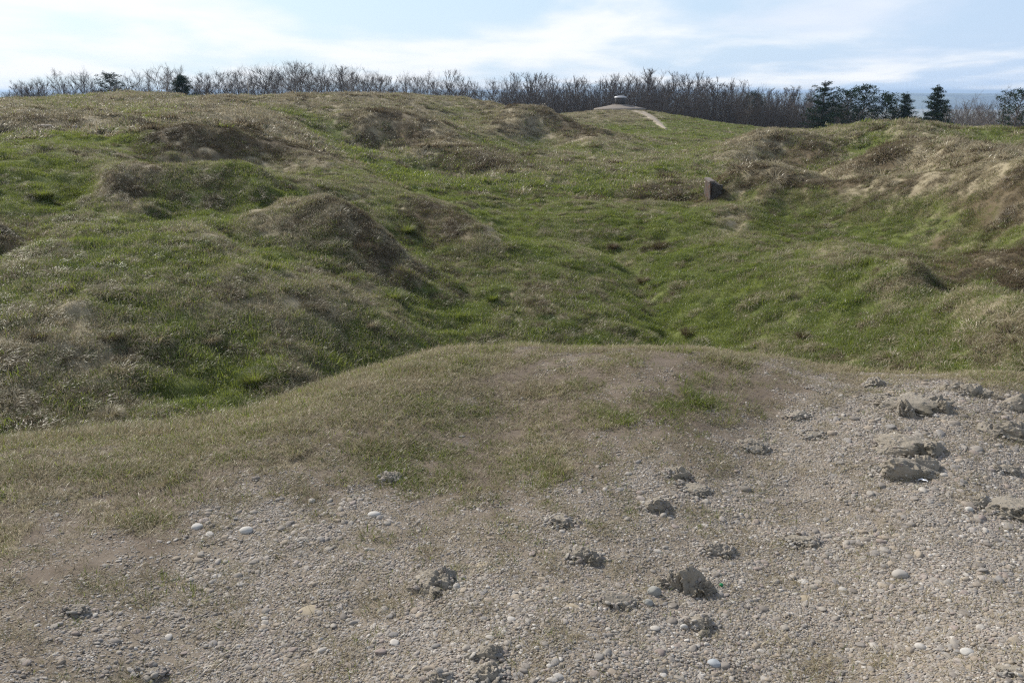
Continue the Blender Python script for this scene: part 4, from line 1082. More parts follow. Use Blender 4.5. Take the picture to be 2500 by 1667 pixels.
BARK = bark_mat('bark', (.060, .050, .045), (.12, .102, .09)); TWIG = bark_mat('twigs', (.058, .048, .043), (.105, .090, .082))
BIRCH = bark_mat('pale_bark', (.16, .145, .135), (.30, .28, .26)); PTWIG = bark_mat('hazed_pale_twigs', (.125, .108, .102), (.21, .185, .172))  # pale twigs lightened to carry haze in the right-hand wood


def bare_tree(seed, form):
    """unit-high bare tree -> (trunk mesh, crown mesh)"""
    r = np.random.default_rng(seed); big, fine = Twigs(), Twigs()
    P_ = {'spread': dict(base=.16, n=15, up=.72, ln=.46, w=.0125, fork=3), 'upright': dict(base=.22, n=16, up=.95, ln=.30, w=.0105, fork=1),
          'pole': dict(base=.40, n=14, up=1.08, ln=.22, w=.0085, fork=1), 'shrub': dict(base=.04, n=16, up=.8, ln=.5, w=.009, fork=6)}[form]
    def limb(p, d, ln, rad, lvl, nseg):
        pts = [p]
        for i in range(nseg):
            d = d + r.normal(0, .13 + .05 * lvl, 3); d[2] += .09 if lvl else .05; d = d / np.linalg.norm(d)
            q = p + d * ln / nseg
            ra, rb = rad * (1 - .75 * i / nseg), rad * (1 - .75 * (i + 1) / nseg)
            (big if lvl < 2 else fine).add(p, q, ra, rb); p = q; pts.append(p)
        return pts, d
    stems = []
    for k in range(P_['fork'] if form != 'spread' else 1):
        d0 = np.array([r.normal(0, .05), r.normal(0, .05), 1.0]) if form in ('upright', 'pole', 'spread') else np.array([*(r.normal(0, .42, 2)), 1.0])
        stems.append(limb(np.zeros(3) + np.array([*r.normal(0, .01, 2), -.02]), d0 / np.linalg.norm(d0), .80 if form != 'spread' else .66, P_['w'] * (1 if form != 'shrub' else .6), 0, 8)[0])
    for st in stems:
        nb = int(P_['n'] * (1 if form != 'shrub' else .5))
        for j in range(nb):
            t = P_['base'] + (1 - P_['base']) * (j + r.random()) / nb; f = t * (len(st) - 1); i = min(int(f), len(st) - 2); p = st[i] + (st[i + 1] - st[i]) * (f - i)
            az = j * 2.4 + r.normal(0, .4); e = P_['up'] * r.uniform(.6, 1.2)
            d = np.array([math.cos(az) * math.cos(e), math.sin(az) * math.cos(e), math.sin(e)])
            ln = P_['ln'] * (1.1 - .62 * t) * r.uniform(.7, 1.15)
            pts, de = limb(p, d, ln, P_['w'] * (.52 - .25 * t), 1, 4)
            for m_ in range(7):
                g = r.uniform(.2, 1.0) * 4; i2 = min(int(g), 3); p2 = pts[i2] + (pts[i2 + 1] - pts[i2]) * (g - i2)
                d2 = de + r.normal(0, .42, 3); d2[2] += .18; d2 /= np.linalg.norm(d2)
                l2 = ln * r.uniform(.35, .7)
                pt2, d2e = limb(p2, d2, l2, .0019, 2, 3)
                for _ in range(6):
                    g = r.uniform(.1, 1.0) * 3; i3 = min(int(g), 2); p3 = pt2[i3] + (pt2[i3 + 1] - pt2[i3]) * (g - i3)
                    d3 = d2e + r.normal(0, .38, 3); d3[2] += .15; d3 /= np.linalg.norm(d3)
                    fine.add(p3, p3 + d3 * l2 * r.uniform(.35, .75), .0012, .0005)
    top = max(np.array(big.b)[:, 2].max(), np.array(fine.b)[:, 2].max())
    for tw in (big, fine):
        tw.a = [q / top for q in tw.a]; tw.b = [q / top for q in tw.b]
    pale = form == 'pale'
    return big, fine


KINDS = {}
def kind(seed, form, pale=False):
    k = (seed, form, pale)
    if k not in KINDS:
        big, fine = bare_tree(seed, form)
        KINDS[k] = (big.mesh('trunk', BIRCH if pale else BARK, 5), fine.mesh('crown', PTWIG if pale else TWIG, 3))
    return KINDS[k]


def plant(name, label, cat, px, ytop, dist, meshes, group=None, wide=1.0, yaw=0., minh=2.5):
    """stand a unit-high plant where a sight line runs, at its real distance, tall enough to reach its surveyed top"""
    a, t = ray(px, ytop); x, y = dist * math.sin(a), dist * math.cos(a)
    z = float(ground(x, y)[0]); h = max(EYE + t * dist - z, minh)
    o = bpy.data.objects.new(name, None); C.objects.link(o); o.location = (x, y, z - .05); o.rotation_euler = (0, 0, yaw)
    o.scale = (h * wide, h * wide, h); o.empty_display_size = .2
    o['label'] = label; o['category'] = cat
    if group: o['group'] = group
    for nm, me in meshes:
        link(nm, me, o)
    return o, h


# upper outline of the woods across the view
OX = [0,50,120,165,210,250,300,360,400,430,500,560,600,680,760,800,850,900,950,1000,1060,1120,1148,1165,1185,1250,1320,1400,1450,1500,1560,1620,1700,1800,1850,1900,1950,2050,2150,2220,2300,2352]
OY = [200,184,178,160,172,172,163,150,158,166,164,150,150,147,151,158,154,174,168,165,171,170,192,196,172,173,182,176,167,164,167,178,190,193,186,206,210,222,222,216,212,196]
r = np.random.default_rng(77)
BELTS = [
    # label, group, x0, x1, count, distance range, forms, top scatter
    ('bare tree standing in the thin open row on the far left skyline', 'open row of bare trees on the far left', 0, 470, 24, (104, 140), ('spread', 'upright', 'spread'), (4, 44)),
    ('bare tree in the closed belt behind the straw coloured ridge left of the middle', 'bare tree belt behind the straw ridge', 440, 1145, 64, (106, 150), ('spread', 'spread', 'upright'), (0, 40)),
    ('bare slender tree in the dense wood behind the domed turret', 'dense bare wood behind the turret', 1160, 1720, 96, (150, 215), ('pole', 'upright', 'spread', 'pole', 'upright'), (0, 34)),
    ('bare thin tree in the wood between the turret hill and the dark conifers', 'bare wood left of the conifers', 1700, 1960, 40, (140, 200), ('pole', 'upright', 'pole'), (0, 26)),
    ('bare tree between and behind the scattered conifers on the right', 'bare trees among the right hand conifers', 1930, 2352, 24, (134, 190), ('upright', 'spread', 'shrub'), (4, 44)),
]
for lab, grp, x0, x1, n, (d0, d1), forms, (s0, s1) in BELTS:
    for i in range(n):
        px = x0 + (x1 - x0) * (i + r.random()) / n
        yt = np.interp(px, OX, OY) - (13 if px < 1720 else -3) + s0 + (s1 - s0) * r.random() ** 1.7
        dd = r.uniform(d0, d1); f = forms[i % len(forms)]; pale = r.random() < (.15 if px < 1700 else .55)  # more pale trees on the right, their colour standing in for haze
        t_, c_ = kind(900 + (i * 7) % 3 + 10 * len(f), f, pale)
        plant('bare_tree', lab, 'tree', px, yt, dd, (('trunk', t_), ('crown', c_)), grp, r.uniform(.8, 1.3), r.random() * 6.28)

for lab, px, yt, dd, seed, f, pale, w in (
        ('tall bare tree with a wide fan of branches left of the rounded pine', 167, 148, 112, 41, 'spread', False, .95),
        ('thin forked bare tree just left of the wide fan shaped one on the far left', 128, 152, 113, 42, 'upright', True, .9),
        ('low bushy bare tree near the left end of the skyline', 78, 172, 112, 43, 'shrub', False, 1.1),
        ('pale birch with drooping twigs rising tallest left of the dense dark conifer', 366, 138, 112, 44, 'upright', True, .8),
        ('second slimmer pale birch directly above the dense dark conifer', 400, 146, 116, 45, 'upright', True, .7),
        ('crooked bare tree alone against the blue hills right of the lone spruce', 2215, 203, 135, 46, 'spread', True, .8),
        ('tallest thin bare tree near the right edge', 2305, 192, 135, 47, 'upright', False, .8)):
    t_, c_ = kind(seed, f, pale)
    plant('bare_tree', lab, 'tree', px, yt, dd, (('trunk', t_), ('crown', c_)), None, w, seed)

# conifers
NEED = Mat('needles'); _p = NEED.pos(); _n = NEED.noise(_p, 1.3, 4, .6); _t = NEED.attr('tone')
_c = NEED.mix(NEED.math('ADD', NEED.math('MULTIPLY', _n, .5), NEED.math('MULTIPLY', _t, .5)), (.010, .021, .012), (.036, .060, .027))
_d = NEED.n('ShaderNodeBsdfDiffuse', None, Color=_c).outputs[0]; _tr = NEED.n('ShaderNodeBsdfTranslucent', None, Color=_c).outputs[0]
_s = NEED.n('ShaderNodeMixShader', None, Fac=.2); NEED.L.new(_d, _s.inputs[1]); NEED.L.new(_tr, _s.inputs[2])
NEEDLES = NEED.out(_s.outputs[0])


def sprays(centres, sizes, n, seed, droop=.0):
    """needle sprays: many small pointed faces round each centre"""
    r = np.random.default_rng(seed); Cc = np.repeat(np.array(centres), n, 0); Sz = np.repeat(np.array(sizes), n)[:, None]
    m = len(Cc); d = r.normal(size=(m, 3)); d[:, 2] = d[:, 2] * .7 + .15 - droop; d /= np.linalg.norm(d, axis=1, keepdims=True)
    a = Cc + d * Sz * r.random((m, 1)) * .75; s = np.cross(d, r.normal(size=(m, 3))); s /= np.linalg.norm(s, axis=1, keepdims=True)
    ln = Sz * r.uniform(.35, .8, (m, 1)); w = ln * r.uniform(.13, .22, (m, 1))
    V = np.stack([a - s * w, a + s * w, a + d * ln], 1).reshape(-1, 3)
    return V, np.arange(3 * m).reshape(-1, 3), np.repeat(r.random(m), 3)


def conifer(seed, shape):
    r = np.random.default_rng(seed); wood = Twigs(); cs, sz = [], []
    if shape in ('spruce', 'tiered'):
        p = np.zeros(3)
        for i in range(10):
            q = np.array([r.normal(0, .004), r.normal(0, .004), (i + 1) / 10]); wood.add(p, q, .017 * (1 - i / 10.5), .017 * (1 - (i + 1) / 10.5)); p = q
        sp_ = shape == 'spruce'; lv = 15 if sp_ else 10; lo = .08 if sp_ else .20
        for j in range(lv):
            h = lo + (.97 - lo) * (j + .25 * r.random()) / lv; t = (h - lo) / (1 - lo)
            R_ = (.25 if sp_ else .25) * ((1 - t) ** (.9 if sp_ else .6)) * r.uniform(.75, 1.15) * (1 if sp_ else min(1, .6 + 1.5 * t)) + .012
            for b in range(7 if t < .8 else 5):
                if r.random() < .12: continue
                az = b * 2 * math.pi / 7 + j * 1.1 + r.normal(0, .3); L_ = R_ * r.uniform(.45, 1.25)
                rise = (-.10 if sp_ else .04) + .45 * t; hh = h + r.normal(0, .016)
                e = np.array([math.cos(az), math.sin(az), rise]) * L_
                wood.add(np.array([0, 0, hh]), np.array([0, 0, hh]) + e, .0042 * (1 - .6 * t), .0012)
                for q in np.linspace(.25, 1.0, 6):
                    cs.append(np.array([0, 0, hh]) + e * q + r.normal(0, .006, 3) + [0, 0, .012 * q * q]); sz.append((.027 + .024 * (1 - t)) * r.uniform(.7, 1.35))
        cs.append(np.array([0, 0, .985])); sz.append(.02)
    else:
        stems = {'round': 1, 'twin': 2, 'dense': 1, 'bushy': 1}[shape]
        for s_ in range(stems):
            lean = np.array([(s_ - (stems - 1) / 2) * .16, r.normal(0, .03), 1.0]); p = np.array([(s_ - (stems - 1) / 2) * .09, 0, 0])
            pts = [p]
            for i in range(8):
                q = p + lean / 8 * (.86 if s_ == 0 else .8) + r.normal(0, .006, 3) * [1, 1, 0]; wood.add(p, q, .017 * (1 - i / 9), .017 * (1 - (i + 1) / 9)); p = q; pts.append(p)
            lo = {'round': .22, 'twin': .34, 'dense': .03, 'bushy': .12}[shape]; nb = {'round': 46, 'twin': 34, 'dense': 90, 'bushy': 56}[shape]
            for j in range(nb):
                t = (j + r.random()) / nb; h = lo + (.86 - lo) * t; f = h / .86 * 8; i = min(int(f), 7); b0 = pts[i] + (pts[i + 1] - pts[i]) * (f - i)
                prof = {'round': math.sin(math.pi * min(1, .22 + .75 * t)) ** .7 * .34, 'twin': math.sin(math.pi * min(1, .2 + .74 * t)) ** .7 * .26,
                        'dense': (1 - t) ** .55 * .30 + .03, 'bushy': (1 - t) ** .5 * .30 + .04}[shape]
                az = j * 2.4 + r.normal(0, .4); L_ = prof * r.uniform(.45, 1.1)
                e = np.array([math.cos(az), math.sin(az), .42 + .5 * t]); e = e * L_
                wood.add(b0, b0 + e, .0045, .0015)
                for q in ((.55, .8, 1.0) if shape != 'dense' else (.4, .6, .8, 1.0)):
                    cs.append(b0 + e * q + r.normal(0, .014, 3)); sz.append({'round': .052, 'twin': .050, 'dense': .06, 'bushy': .058}[shape] * r.uniform(.75, 1.25))
    V, Fc, tone = sprays(cs, sz, 22, seed, .1 if shape == 'spruce' else 0)
    k = max(V[:, 2].max(), .01)
    wood.a = [q / k for q in wood.a]; wood.b = [q / k for q in wood.b]
    return wood.mesh('trunk', BARK, 5), mesh_from('crown', V / k, Fc, NEEDLES, False, {'tone': tone})


for lab, nm, px, yt, dd, seed, shape, w in (
        ('dark rounded pine on the left skyline among bare trees', 'pine_tree', 250, 160, 110, 51, 'round', 1.25),
        ('dense dark green conifer like a broad cone left of the tree belt', 'conifer', 413, 168, 108, 52, 'dense', 1.3),
        ('thin dark pine half hidden in the bare wood right of the turret', 'pine_tree', 1740, 200, 150, 53, 'twin', .62),
        ('tallest dark conifer with tiers of boughs and a visible trunk', 'conifer', 1897, 184, 122, 54, 'tiered', 1.5),
        ('open crowned pine with two trunks right of the tiered conifer', 'pine_tree', 1972, 189, 124, 55, 'twin', 1.15),
        ('bushy dark pine, left one of the low touching pair', 'pine_tree', 2046, 209, 122, 56, 'bushy', 1.15),
        ('pointed dark pine, right one of the low touching pair', 'pine_tree', 2085, 208, 124, 57, 'spruce', 1.5),
        ('lone narrow spruce with a thin spire before the blue hills', 'spruce_tree', 2158, 192, 122, 58, 'spruce', 1.4),
        ('big dark pine cut off by the right edge', 'pine_tree', 2350, 196, 118, 59, 'round', 1.1)):
    t_, c_ = conifer(seed, shape)
    plant(nm, lab, 'tree', px, yt, dd, (('trunk', t_), ('crown', c_)), None, w, seed * 1.3)


# the tangle of stems, saplings and brush that fills the woods to the ground
def brush():
    r = np.random.default_rng(5); tw = Twigs()
    for x0, x1, n, d0, d1, h0, h1 in ((0, 460, 900, 105, 150, .6, 1.9), (200, 300, 300, 105, 118, 1.2, 2.6), (440, 1150, 2600, 108, 165, .7, 2.4), (1150, 1720, 4200, 150, 225, 2.8, 6.4), (1700, 1960, 2200, 138, 205, 3.0, 6.4), (1940, 2352, 1000, 134, 190, 1.2, 3.4)):
        for i in range(n):
            px = r.uniform(x0, x1); a, _ = ray(px, 200); d = r.uniform(d0, d1); p = np.array([d * math.sin(a), d * math.cos(a), 0]); p[2] = ground(p[0], p[1])[0] - .1
            h = r.uniform(h0, h1); dr = np.array([*r.normal(0, .12, 2), 1.]); b = p + dr * h * .55; c = b + (dr + [*r.normal(0, .15, 2), 0]) * h * .5
            w = r.uniform(.022, .06); tw.add(p, b, w, w * .7); tw.add(b, c, w * .7, .008)
            for _ in range(7):
                t = r.uniform(.15, 1); o = p + (c - p) * t; e = np.array([*r.normal(0, .5, 2), r.uniform(.3, 1.)]); e /= np.linalg.norm(e)
                L_ = h * r.uniform(.12, .34); tw.add(o, o + e * L_, .014, .006); o2 = o + e * L_ * .5; e2 = e + r.normal(0, .5, 3); tw.add(o2, o2 + e2 * L_ * .5, .010, .004)
    link('undergrowth', tw.mesh('undergrowth', TWIG, 3), None, kind='stuff', label='dark leafless brush and saplings filling the woods to the ground', category='brush')


brush()

# ------------------------------------------------------------------ far hills and valley
def hills():
    m = Mat('hills'); p = m.pos()
    n = m.noise(p, .0022, 5, .6); n2 = m.noise(p, .012, 5, .7)
    c = m.mix(m.rng(n, .45, .55), (.04, .05, .034), (.15, .17, .09)); c = m.mix(m.math('MULTIPLY', n2, .5), c, (.030, .032, .024))
    mt = m.out(m.bsdf(c, .95, None, .1))
    for d0, zt, seed, dep in ((5200, -8.0, 1, 1500), (8200, -5.0, 2, 2500)):
        a = np.linspace(R(-60), R(60), 260); k = np.linspace(0, 1, 18); A, K = np.meshgrid(a, k, indexing='ij'); D_ = d0 + K * dep
        prof = np.sin(np.clip(K * 1.35, 0, 1) * math.pi / 2) ** 1.3
        top = zt + d0 * .0018 * fbm(A * 6 + seed * 7, A * 0 + .3, 150 + seed, 4) - (A / R(40)) * d0 * .0011
        Z_ = -100 + (top + 100) * prof + 4 * fbm(A * 60, K * 9, 160 + seed, 3) * (1 - K * .7)
        V = np.c_[(D_ * np.sin(A)).ravel(), (D_ * np.cos(A)).ravel(), Z_.ravel()]
        i = np.arange(260 * 18).reshape(260, 18); q = np.stack([i[:-1, :-1], i[1:, :-1], i[1:, 1:], i[:-1, 1:]], -1).reshape(-1, 4)
        link('hills', mesh_from('hills', V, q, mt), None, kind='structure')


hills()

# ------------------------------------------------------------------ the armoured turret on its hill
def lathe(prof, n, name, mat, smooth=False, wob=0., seed=0):
    a = np.arange(n) / n * 2 * math.pi; rr = np.random.default_rng(seed)
    V = np.concatenate([np.c_[p * np.cos(a) * (1 + wob * rr.normal(size=n)), p * np.sin(a) * (1 + wob * rr.normal(size=n)), np.full(n, h) + wob * rr.normal(size=n)] for p, h in prof])
    j = np.arange(n); k = (j + 1) % n
    q = np.concatenate([np.c_[j + n * i, k + n * i, k + n * (i + 1), j + n * (i + 1)] for i in range(len(prof) - 1)])
    V = np.r_[V, [[0, 0, prof[-1][1]], [0, 0, prof[0][1]]]]
    t = np.r_[np.c_[j + n * (len(prof) - 1), k + n * (len(prof) - 1), np.full(n, len(V) - 2)], np.c_[k, j, np.full(n, len(V) - 1)]]
    return mesh_from(name, V, [q, t], mat, smooth)


def turret():
    m = Mat('old_concrete'); p = m.coord('Object'); n = m.noise(p, 2.2, 6, .65); n2 = m.noise(p, 14, 5, .7)
    conc = m.out(m.bsdf(m.mix(m.rng(n2, .45, .8), m.mix(n, (.17, .145, .12), (.30, .265, .23)), (.12, .105, .085)), .92, m.bump(n2, .6, .03), .2))
    m = Mat('grey_steel'); n = m.noise(m.coord('Object'), 6, 4, .6)
    steel = m.out(m.bsdf(m.mix(n, (.035, .033, .034), (.065, .060, .060)), .5, None, .5, .3))
    m = Mat('lit_lid_steel'); n = m.noise(m.coord('Object'), 4, 4, .6)  # sunlit look of the lid's top put into a paler steel
    lid = m.out(m.bsdf(m.mix(n, (.27, .28, .30), (.42, .43, .45)), .42, None, .5, .25))
    a, t = ray(1424, 249); d = 123.0; x, y = d * math.sin(a), d * math.cos(a)
    z = EYE + ray(1424, 252)[1] * d
    o = bpy.data.objects.new('gun_turret', None); C.objects.link(o); o.location = (x, y, z)
    o['label'] = 'squat domed steel turret on a low concrete cone topping the grassy hill'; o['category'] = 'turret'
    u = d / math.cos(a) * 1.06293 / F * 1.0
    Rc = 57.5 * u * .98
    link('concrete_apron', lathe([(Rc * .97, -1.2), (Rc * .985, -.02), (Rc, .02), (Rc * .99, .16), (Rc * .72, .34), (Rc * .42, .58), (Rc * .27, .72), (Rc * .24, .74)], 56, 'concrete_apron', conc, True, .0012, 3), o)
    link('collar', lathe([(1.16, .66), (1.14, .76), (.9, .78)], 40, 'collar', conc), o)
    dr = link('drum', lathe([(.80, .70), (.80, 1.62), (.78, 1.64)], 40, 'drum', steel, True), o)
    link('domed_lid', lathe([(.80, 1.63), (.93, 1.66), (.95, 1.72), (.90, 1.80), (.68, 1.90), (.35, 1.96), (.12, 1.975)], 40, 'domed_lid', lid, True), o)
    for k in range(3):
        e = k * 2.1 + 3.6; hb = link('lifting_eye', lathe([(.07, 0), (.075, .09), (.045, .13)], 12, 'lifting_eye', conc, True), o)
        hb.location = (math.cos(e) * 1.28, math.sin(e) * 1.28, .72)
    return x, y, z, Rc


TUX = turret()

# worn track running down from the turret
def track():
    m = Mat('chalk_dirt'); p = m.pos(); n = m.noise(p, 1.5, 5, .65); n2 = m.noise(p, 9, 4, .7)
    mt = m.out(m.bsdf(m.mix(n, (.26, .22, .17), (.39, .34, .275)), .95, m.bump(n2, .5, .05), .1))
    P_ = TRACK; n_ = 160
    s = np.linspace(0, len(P_) - 1, n_); X_ = np.interp(s, range(len(P_)), P_[:, 0]); Y_ = np.interp(s, range(len(P_)), P_[:, 1]); W_ = np.interp(s, range(len(P_)), TRACK_W)
    V = []
    for i in range(n_):
        for k in np.linspace(-1, 1, 7):
            w = W_[i] * .5 * (1 + .3 * float(noise(i * .15, k * 9, 171)))
            xx = X_[i] + k * w; yy = Y_[i]
            V.append((xx, yy, float(ground(xx, yy)[0]) + .05 * (1 - k * k) + .06 - .09 * (abs(k) > .9)))
    i = np.arange(n_ * 7).reshape(n_, 7); q = np.stack([i[:-1, :-1], i[1:, :-1], i[1:, 1:], i[:-1, 1:]], -1).reshape(-1, 4)
    link('path', mesh_from('path', np.array(V), q, mt), None, kind='structure')
    return X_, Y_, W_


# ------------------------------------------------------------------ end of a ruined wall breaking out of the bank
def block():
    import bmesh
    m = Mat('dark_stone'); p = m.coord('Object'); n = m.noise(p, 4, 6, .65); n2 = m.noise(p, 16, 5, .7)  # near-black stone of the wall front, with grey flecks
    front = m.out(m.bsdf(m.mix(m.rng(n2, .55, .75), m.mix(n, (.030, .028, .026), (.10, .092, .085)), (.24, .225, .21)), .92, m.bump(m.math('ADD', n, n2), .9, .06), .2))
    m = Mat('rusty_stone'); p = m.coord('Object'); n = m.noise(p, 6, 5, .65); n2 = m.noise(p, 22, 4, .6)
    face = m.out(m.bsdf(m.mix(m.rng(n, .42, .62), (.085, .075, .068), m.mix(n2, (.065, .036, .026), (.12, .068, .045))), .9, m.bump(n2, .8, .03), .2))
    m = Mat('coping_stone'); n = m.noise(m.coord('Object'), 9, 5, .6)
    cop = m.out(m.bsdf(m.mix(n, (.11, .095, .085), (.20, .175, .16)), .92, None, .2))
    def slab(nm, mat, x0, x1, y0, y1, z0, z1, seed, amp):
        bm = bmesh.new(); bmesh.ops.create_cube(bm, size=1)
        bmesh.ops.subdivide_edges(bm, edges=bm.edges, cuts=9, use_grid_fill=True)
        co = np.array([v.co[:] for v in bm.verts]); W = (co + .5) * [x1 - x0, y1 - y0, z1 - z0] + [x0, y0, z0]
        nn = np.c_[noise3(W * 3.1, seed), noise3(W * 3.3 + 9, seed + 2), noise3(W * 2.9 + 4, seed + 4)]
        f2 = np.c_[noise3(W * 9, seed + 6), noise3(W * 9 + 3, seed + 7), noise3(W * 9 + 6, seed + 8)]
        W = W + amp * (nn + .45 * f2)
        for v, w in zip(bm.verts, W): v.co = w
        me = bpy.data.meshes.new(nm); bm.to_mesh(me); bm.free(); me.materials.append(mat)
        return me
    x, y, z, = spot(1632, 462); _, _, u = unit(1632, 462)
    H_ = 53 * u; Wd = 40 * u
    o = bpy.data.objects.new('wall_ruin', None); C.objects.link(o); o.location = (x, y + .1, z - .1); o.rotation_euler = (0, R(-1.5), R(-4))
    o['label'] = 'squared stone end of a ruined wall with a rust stained side in the bank'; o['category'] = 'wall'
    link('wall_body', slab('wall_body', front, .025, Wd * .70, 0, 1.3, -.3, H_ * .78, 5, .055), o)
    link('rusty_facing', slab('rusty_facing', face, -.02, .03, -.03, 1.05, -.3, H_ * .90, 8, .02), o)
    link('coping', slab('coping', cop, -.04, .13, -.05, 1.07, H_ * .895, H_ * .98, 11, .018), o)
    return o


block()

# ------------------------------------------------------------------ marker pole on the skyline
def pole():
    m = Mat('pale_wood'); n = m.noise(m.coord('Object'), 8, 3); mt = m.out(m.bsdf(m.mix(n, (.42, .36, .30), (.58, .52, .45)), .8))
    a, t = ray(571.5, 214); d = 72.0; x, y = d * math.sin(a), d * math.cos(a); z = float(ground(x, y)[0]); h = EYE + ray(571.5, 186)[1] * d - z
    put(link('marker_pole', lathe([(.035, -.3), (.034, h * .5), (.028, h), (.01, h + .02)], 10, 'marker_pole', mt, True), None, label='thin pale pole standing in a dip of the straw skyline', category='pole'), x, y)


pole()

# ------------------------------------------------------------------ single tussocks that stand out of the sward
def tussock(label, px, py, w, h, tone, seed, lie=.0, n=520):
    """a mop of grass w survey units wide; tone = (green share, brown share)"""
    x, y, u = unit(px, py); s = w * u / 2; hh = h * u
    wb = max(.0035, .55 * u * 1.0)
    V, Fc, at = blades(n, s * .55, (hh * .8, hh * 1.45), (wb * .8, wb * 1.5), (.5 + lie, 1.9 + lie), seed, 4, (0, 0), .75, tuft=1.)
    mt = tussock_mat(tone)
    return put(link('grass_tussock', mesh_from('grass_tussock', V, Fc, mt, True, at), None, label=label, category='tussock'), x, y, .0)


_tm = {}
def tussock_mat(tone):
    if tone not in _tm: _tm[tone] = grass_mat('tussock', False, tone)
    return _tm[tone]


tussock('dark cone shaped tussock standing alone above the ditch', 1516, 574, 34, 30, (.05, 1.), 701)
tussock('reddish dead tussock in the ditch below the dark cone', 1476, 650, 34, 18, (.05, .75), 702)
tussock('rusty brown tussock at the upper end of the ditch', 1408, 572, 30, 16, (.05, .8), 703)
tussock('brown dead tussock at the foot of the ditch near the brow', 1580, 768, 44, 26, (.08, .8), 704)
tussock('brown tussock on the green slope right of the ditch foot', 1843, 776, 34, 22, (.08, .75), 705)
tussock('whitish dead mop of grass on the left slope of the bright bench', 852, 752, 40, 24, (.02, .0), 706, .4)
tussock('bleached drooping mop of grass at the edge of the brow on the left', 250, 962, 62, 44, (.08, .1), 707, .5, 800)
tussock('second bleached mop of grass just right of the drooping one', 348, 966, 56, 34, (.12, .1), 708, .5, 700)
tussock('tall lush green clump in the hollow below the left slope', 585, 882, 78, 44, (.72, .0), 709, -.3, 900)
tussock('grey dead tussock above the lush green clump', 486, 788, 46, 28, (.05, .2), 710, .4)
tussock('dark brown overhanging tussock on the left slope, nearest the left edge', 88, 776, 66, 26, (.15, .9), 711, .2)
tussock('brown overhanging tussock on the left slope, right of the darkest', 252, 778, 84, 26, (.2, .7), 712, .3, 800)
tussock('grey straggling tussock on the crest of the brow', 690, 910, 62, 24, (.2, .15), 713, .4)
tussock('brown tussock on the valley floor between the brow and the ditch', 1232, 706, 60, 26, (.1, .9), 714, .2, 700)
tussock('bright green clump at the bottom right of the round mound', 905, 690, 50, 30, (.72, .0), 715, -.2, 700)
tussock('deep green clump in the hollow behind the round mound', 935, 536, 46, 26, (.72, .0), 716, -.2, 700)
tussock('bluish green clump on the far left slope', 100, 455, 70, 26, (.72, .0), 717, -.2, 800)
tussock('small green clump on the valley floor left of the brown tussock', 1132, 690, 40, 20, (.9, .0), 718, -.1)

# ------------------------------------------------------------------ air
def haze():
    m = Mat('haze'); v = m.n('ShaderNodeVolumePrincipled', None, Color=(.55, .74, 1.0), Density=HAZE); v.inputs['Anisotropy'].default_value = .2
    m.L.new(v.outputs[0], m.N.new('ShaderNodeOutputMaterial').inputs['Volume'])
    lo, hi = np.array([-12000, -17000, -140.]), np.array([12000, 17000, 15.])
    V = np.array([[(lo, hi)[i][0], (lo, hi)[j][1], (lo, hi)[k][2]] for i in (0, 1) for j in (0, 1) for k in (0, 1)])
    q = np.array([[0, 1, 3, 2], [4, 6, 7, 5], [0, 4, 5, 1], [2, 3, 7, 6], [0, 2, 6, 4], [1, 5, 7, 3]])
    link('haze', mesh_from('haze', V, q, m.m, False), None, kind='stuff', label='thin blue spring haze lying over the far valley', category='haze')


TRK = track()
if HAZE: haze()
CLX, CLY = 3.1, 0.4
# ------------------------------------------------------------------ camera, sun, sky
cam = bpy.data.cameras.new('camera'); co = bpy.data.objects.new('camera', cam); C.objects.link(co)
cam.sensor_width = 36; cam.lens = F / 2500 * 36; cam.clip_start = .05; cam.clip_end = 40000
co.location = (0, 0, EYE); co.rotation_euler = (math.pi / 2 - PITCH, 0, 0)
S = bpy.context.scene; S.camera = co
sun = bpy.data.lights.new('sun', 'SUN'); so = bpy.data.objects.new('sun', sun); C.objects.link(so)
sun.energy = 4.1; sun.angle = R(.6); sun.color = (1, .95, .87)
so.rotation_euler = (math.pi / 2 - SUN_EL, 0, math.pi - SUN_AZ)
so.location = (-40, 50, 60)

W = bpy.data.worlds.new('World'); S.world = W; W.use_nodes = True
nt = W.node_tree; N = nt.nodes; L = nt.links; N.clear()
def nd(t, **k):
    n = N.new(t)
    for a, b in k.items(): setattr(n, a, b)
    return n
def mth(op, a, b=None, c=None, clamp=False):
    n = nd('ShaderNodeMath', operation=op); n.use_clamp = clamp
    for i, v in enumerate((a, b, c)):
        if v is None: continue
        if hasattr(v, 'node'): L.new(v, n.inputs[i])
        else: n.inputs[i].default_value = v
    return n.outputs[0]
sky = nd('ShaderNodeTexSky', sky_type='NISHITA'); sky.sun_disc = False
sky.sun_elevation = SUN_EL; sky.sun_rotation = SUN_AZ; sky.altitude = 300; sky.air_density = 1.0; sky.dust_density = 1.2; sky.ozone_density = 1.5
tc = nd('ShaderNodeTexCoord'); sp = nd('ShaderNodeSeparateXYZ'); L.new(tc.outputs['Generated'], sp.inputs[0])
X, Y, Z = sp.outputs
zz = mth('ADD', mth('MAXIMUM', Z, 0.0), 0.13)
cmb = nd('ShaderNodeCombineXYZ'); L.new(mth('DIVIDE', X, zz), cmb.inputs[0]); L.new(mth('DIVIDE', Y, zz), cmb.inputs[1])
mp = nd('ShaderNodeMapping'); L.new(cmb.outputs[0], mp.inputs[0]); mp.inputs['Scale'].default_value = (.95, .75, 1); mp.inputs['Location'].default_value = (CLX, CLY, 0)
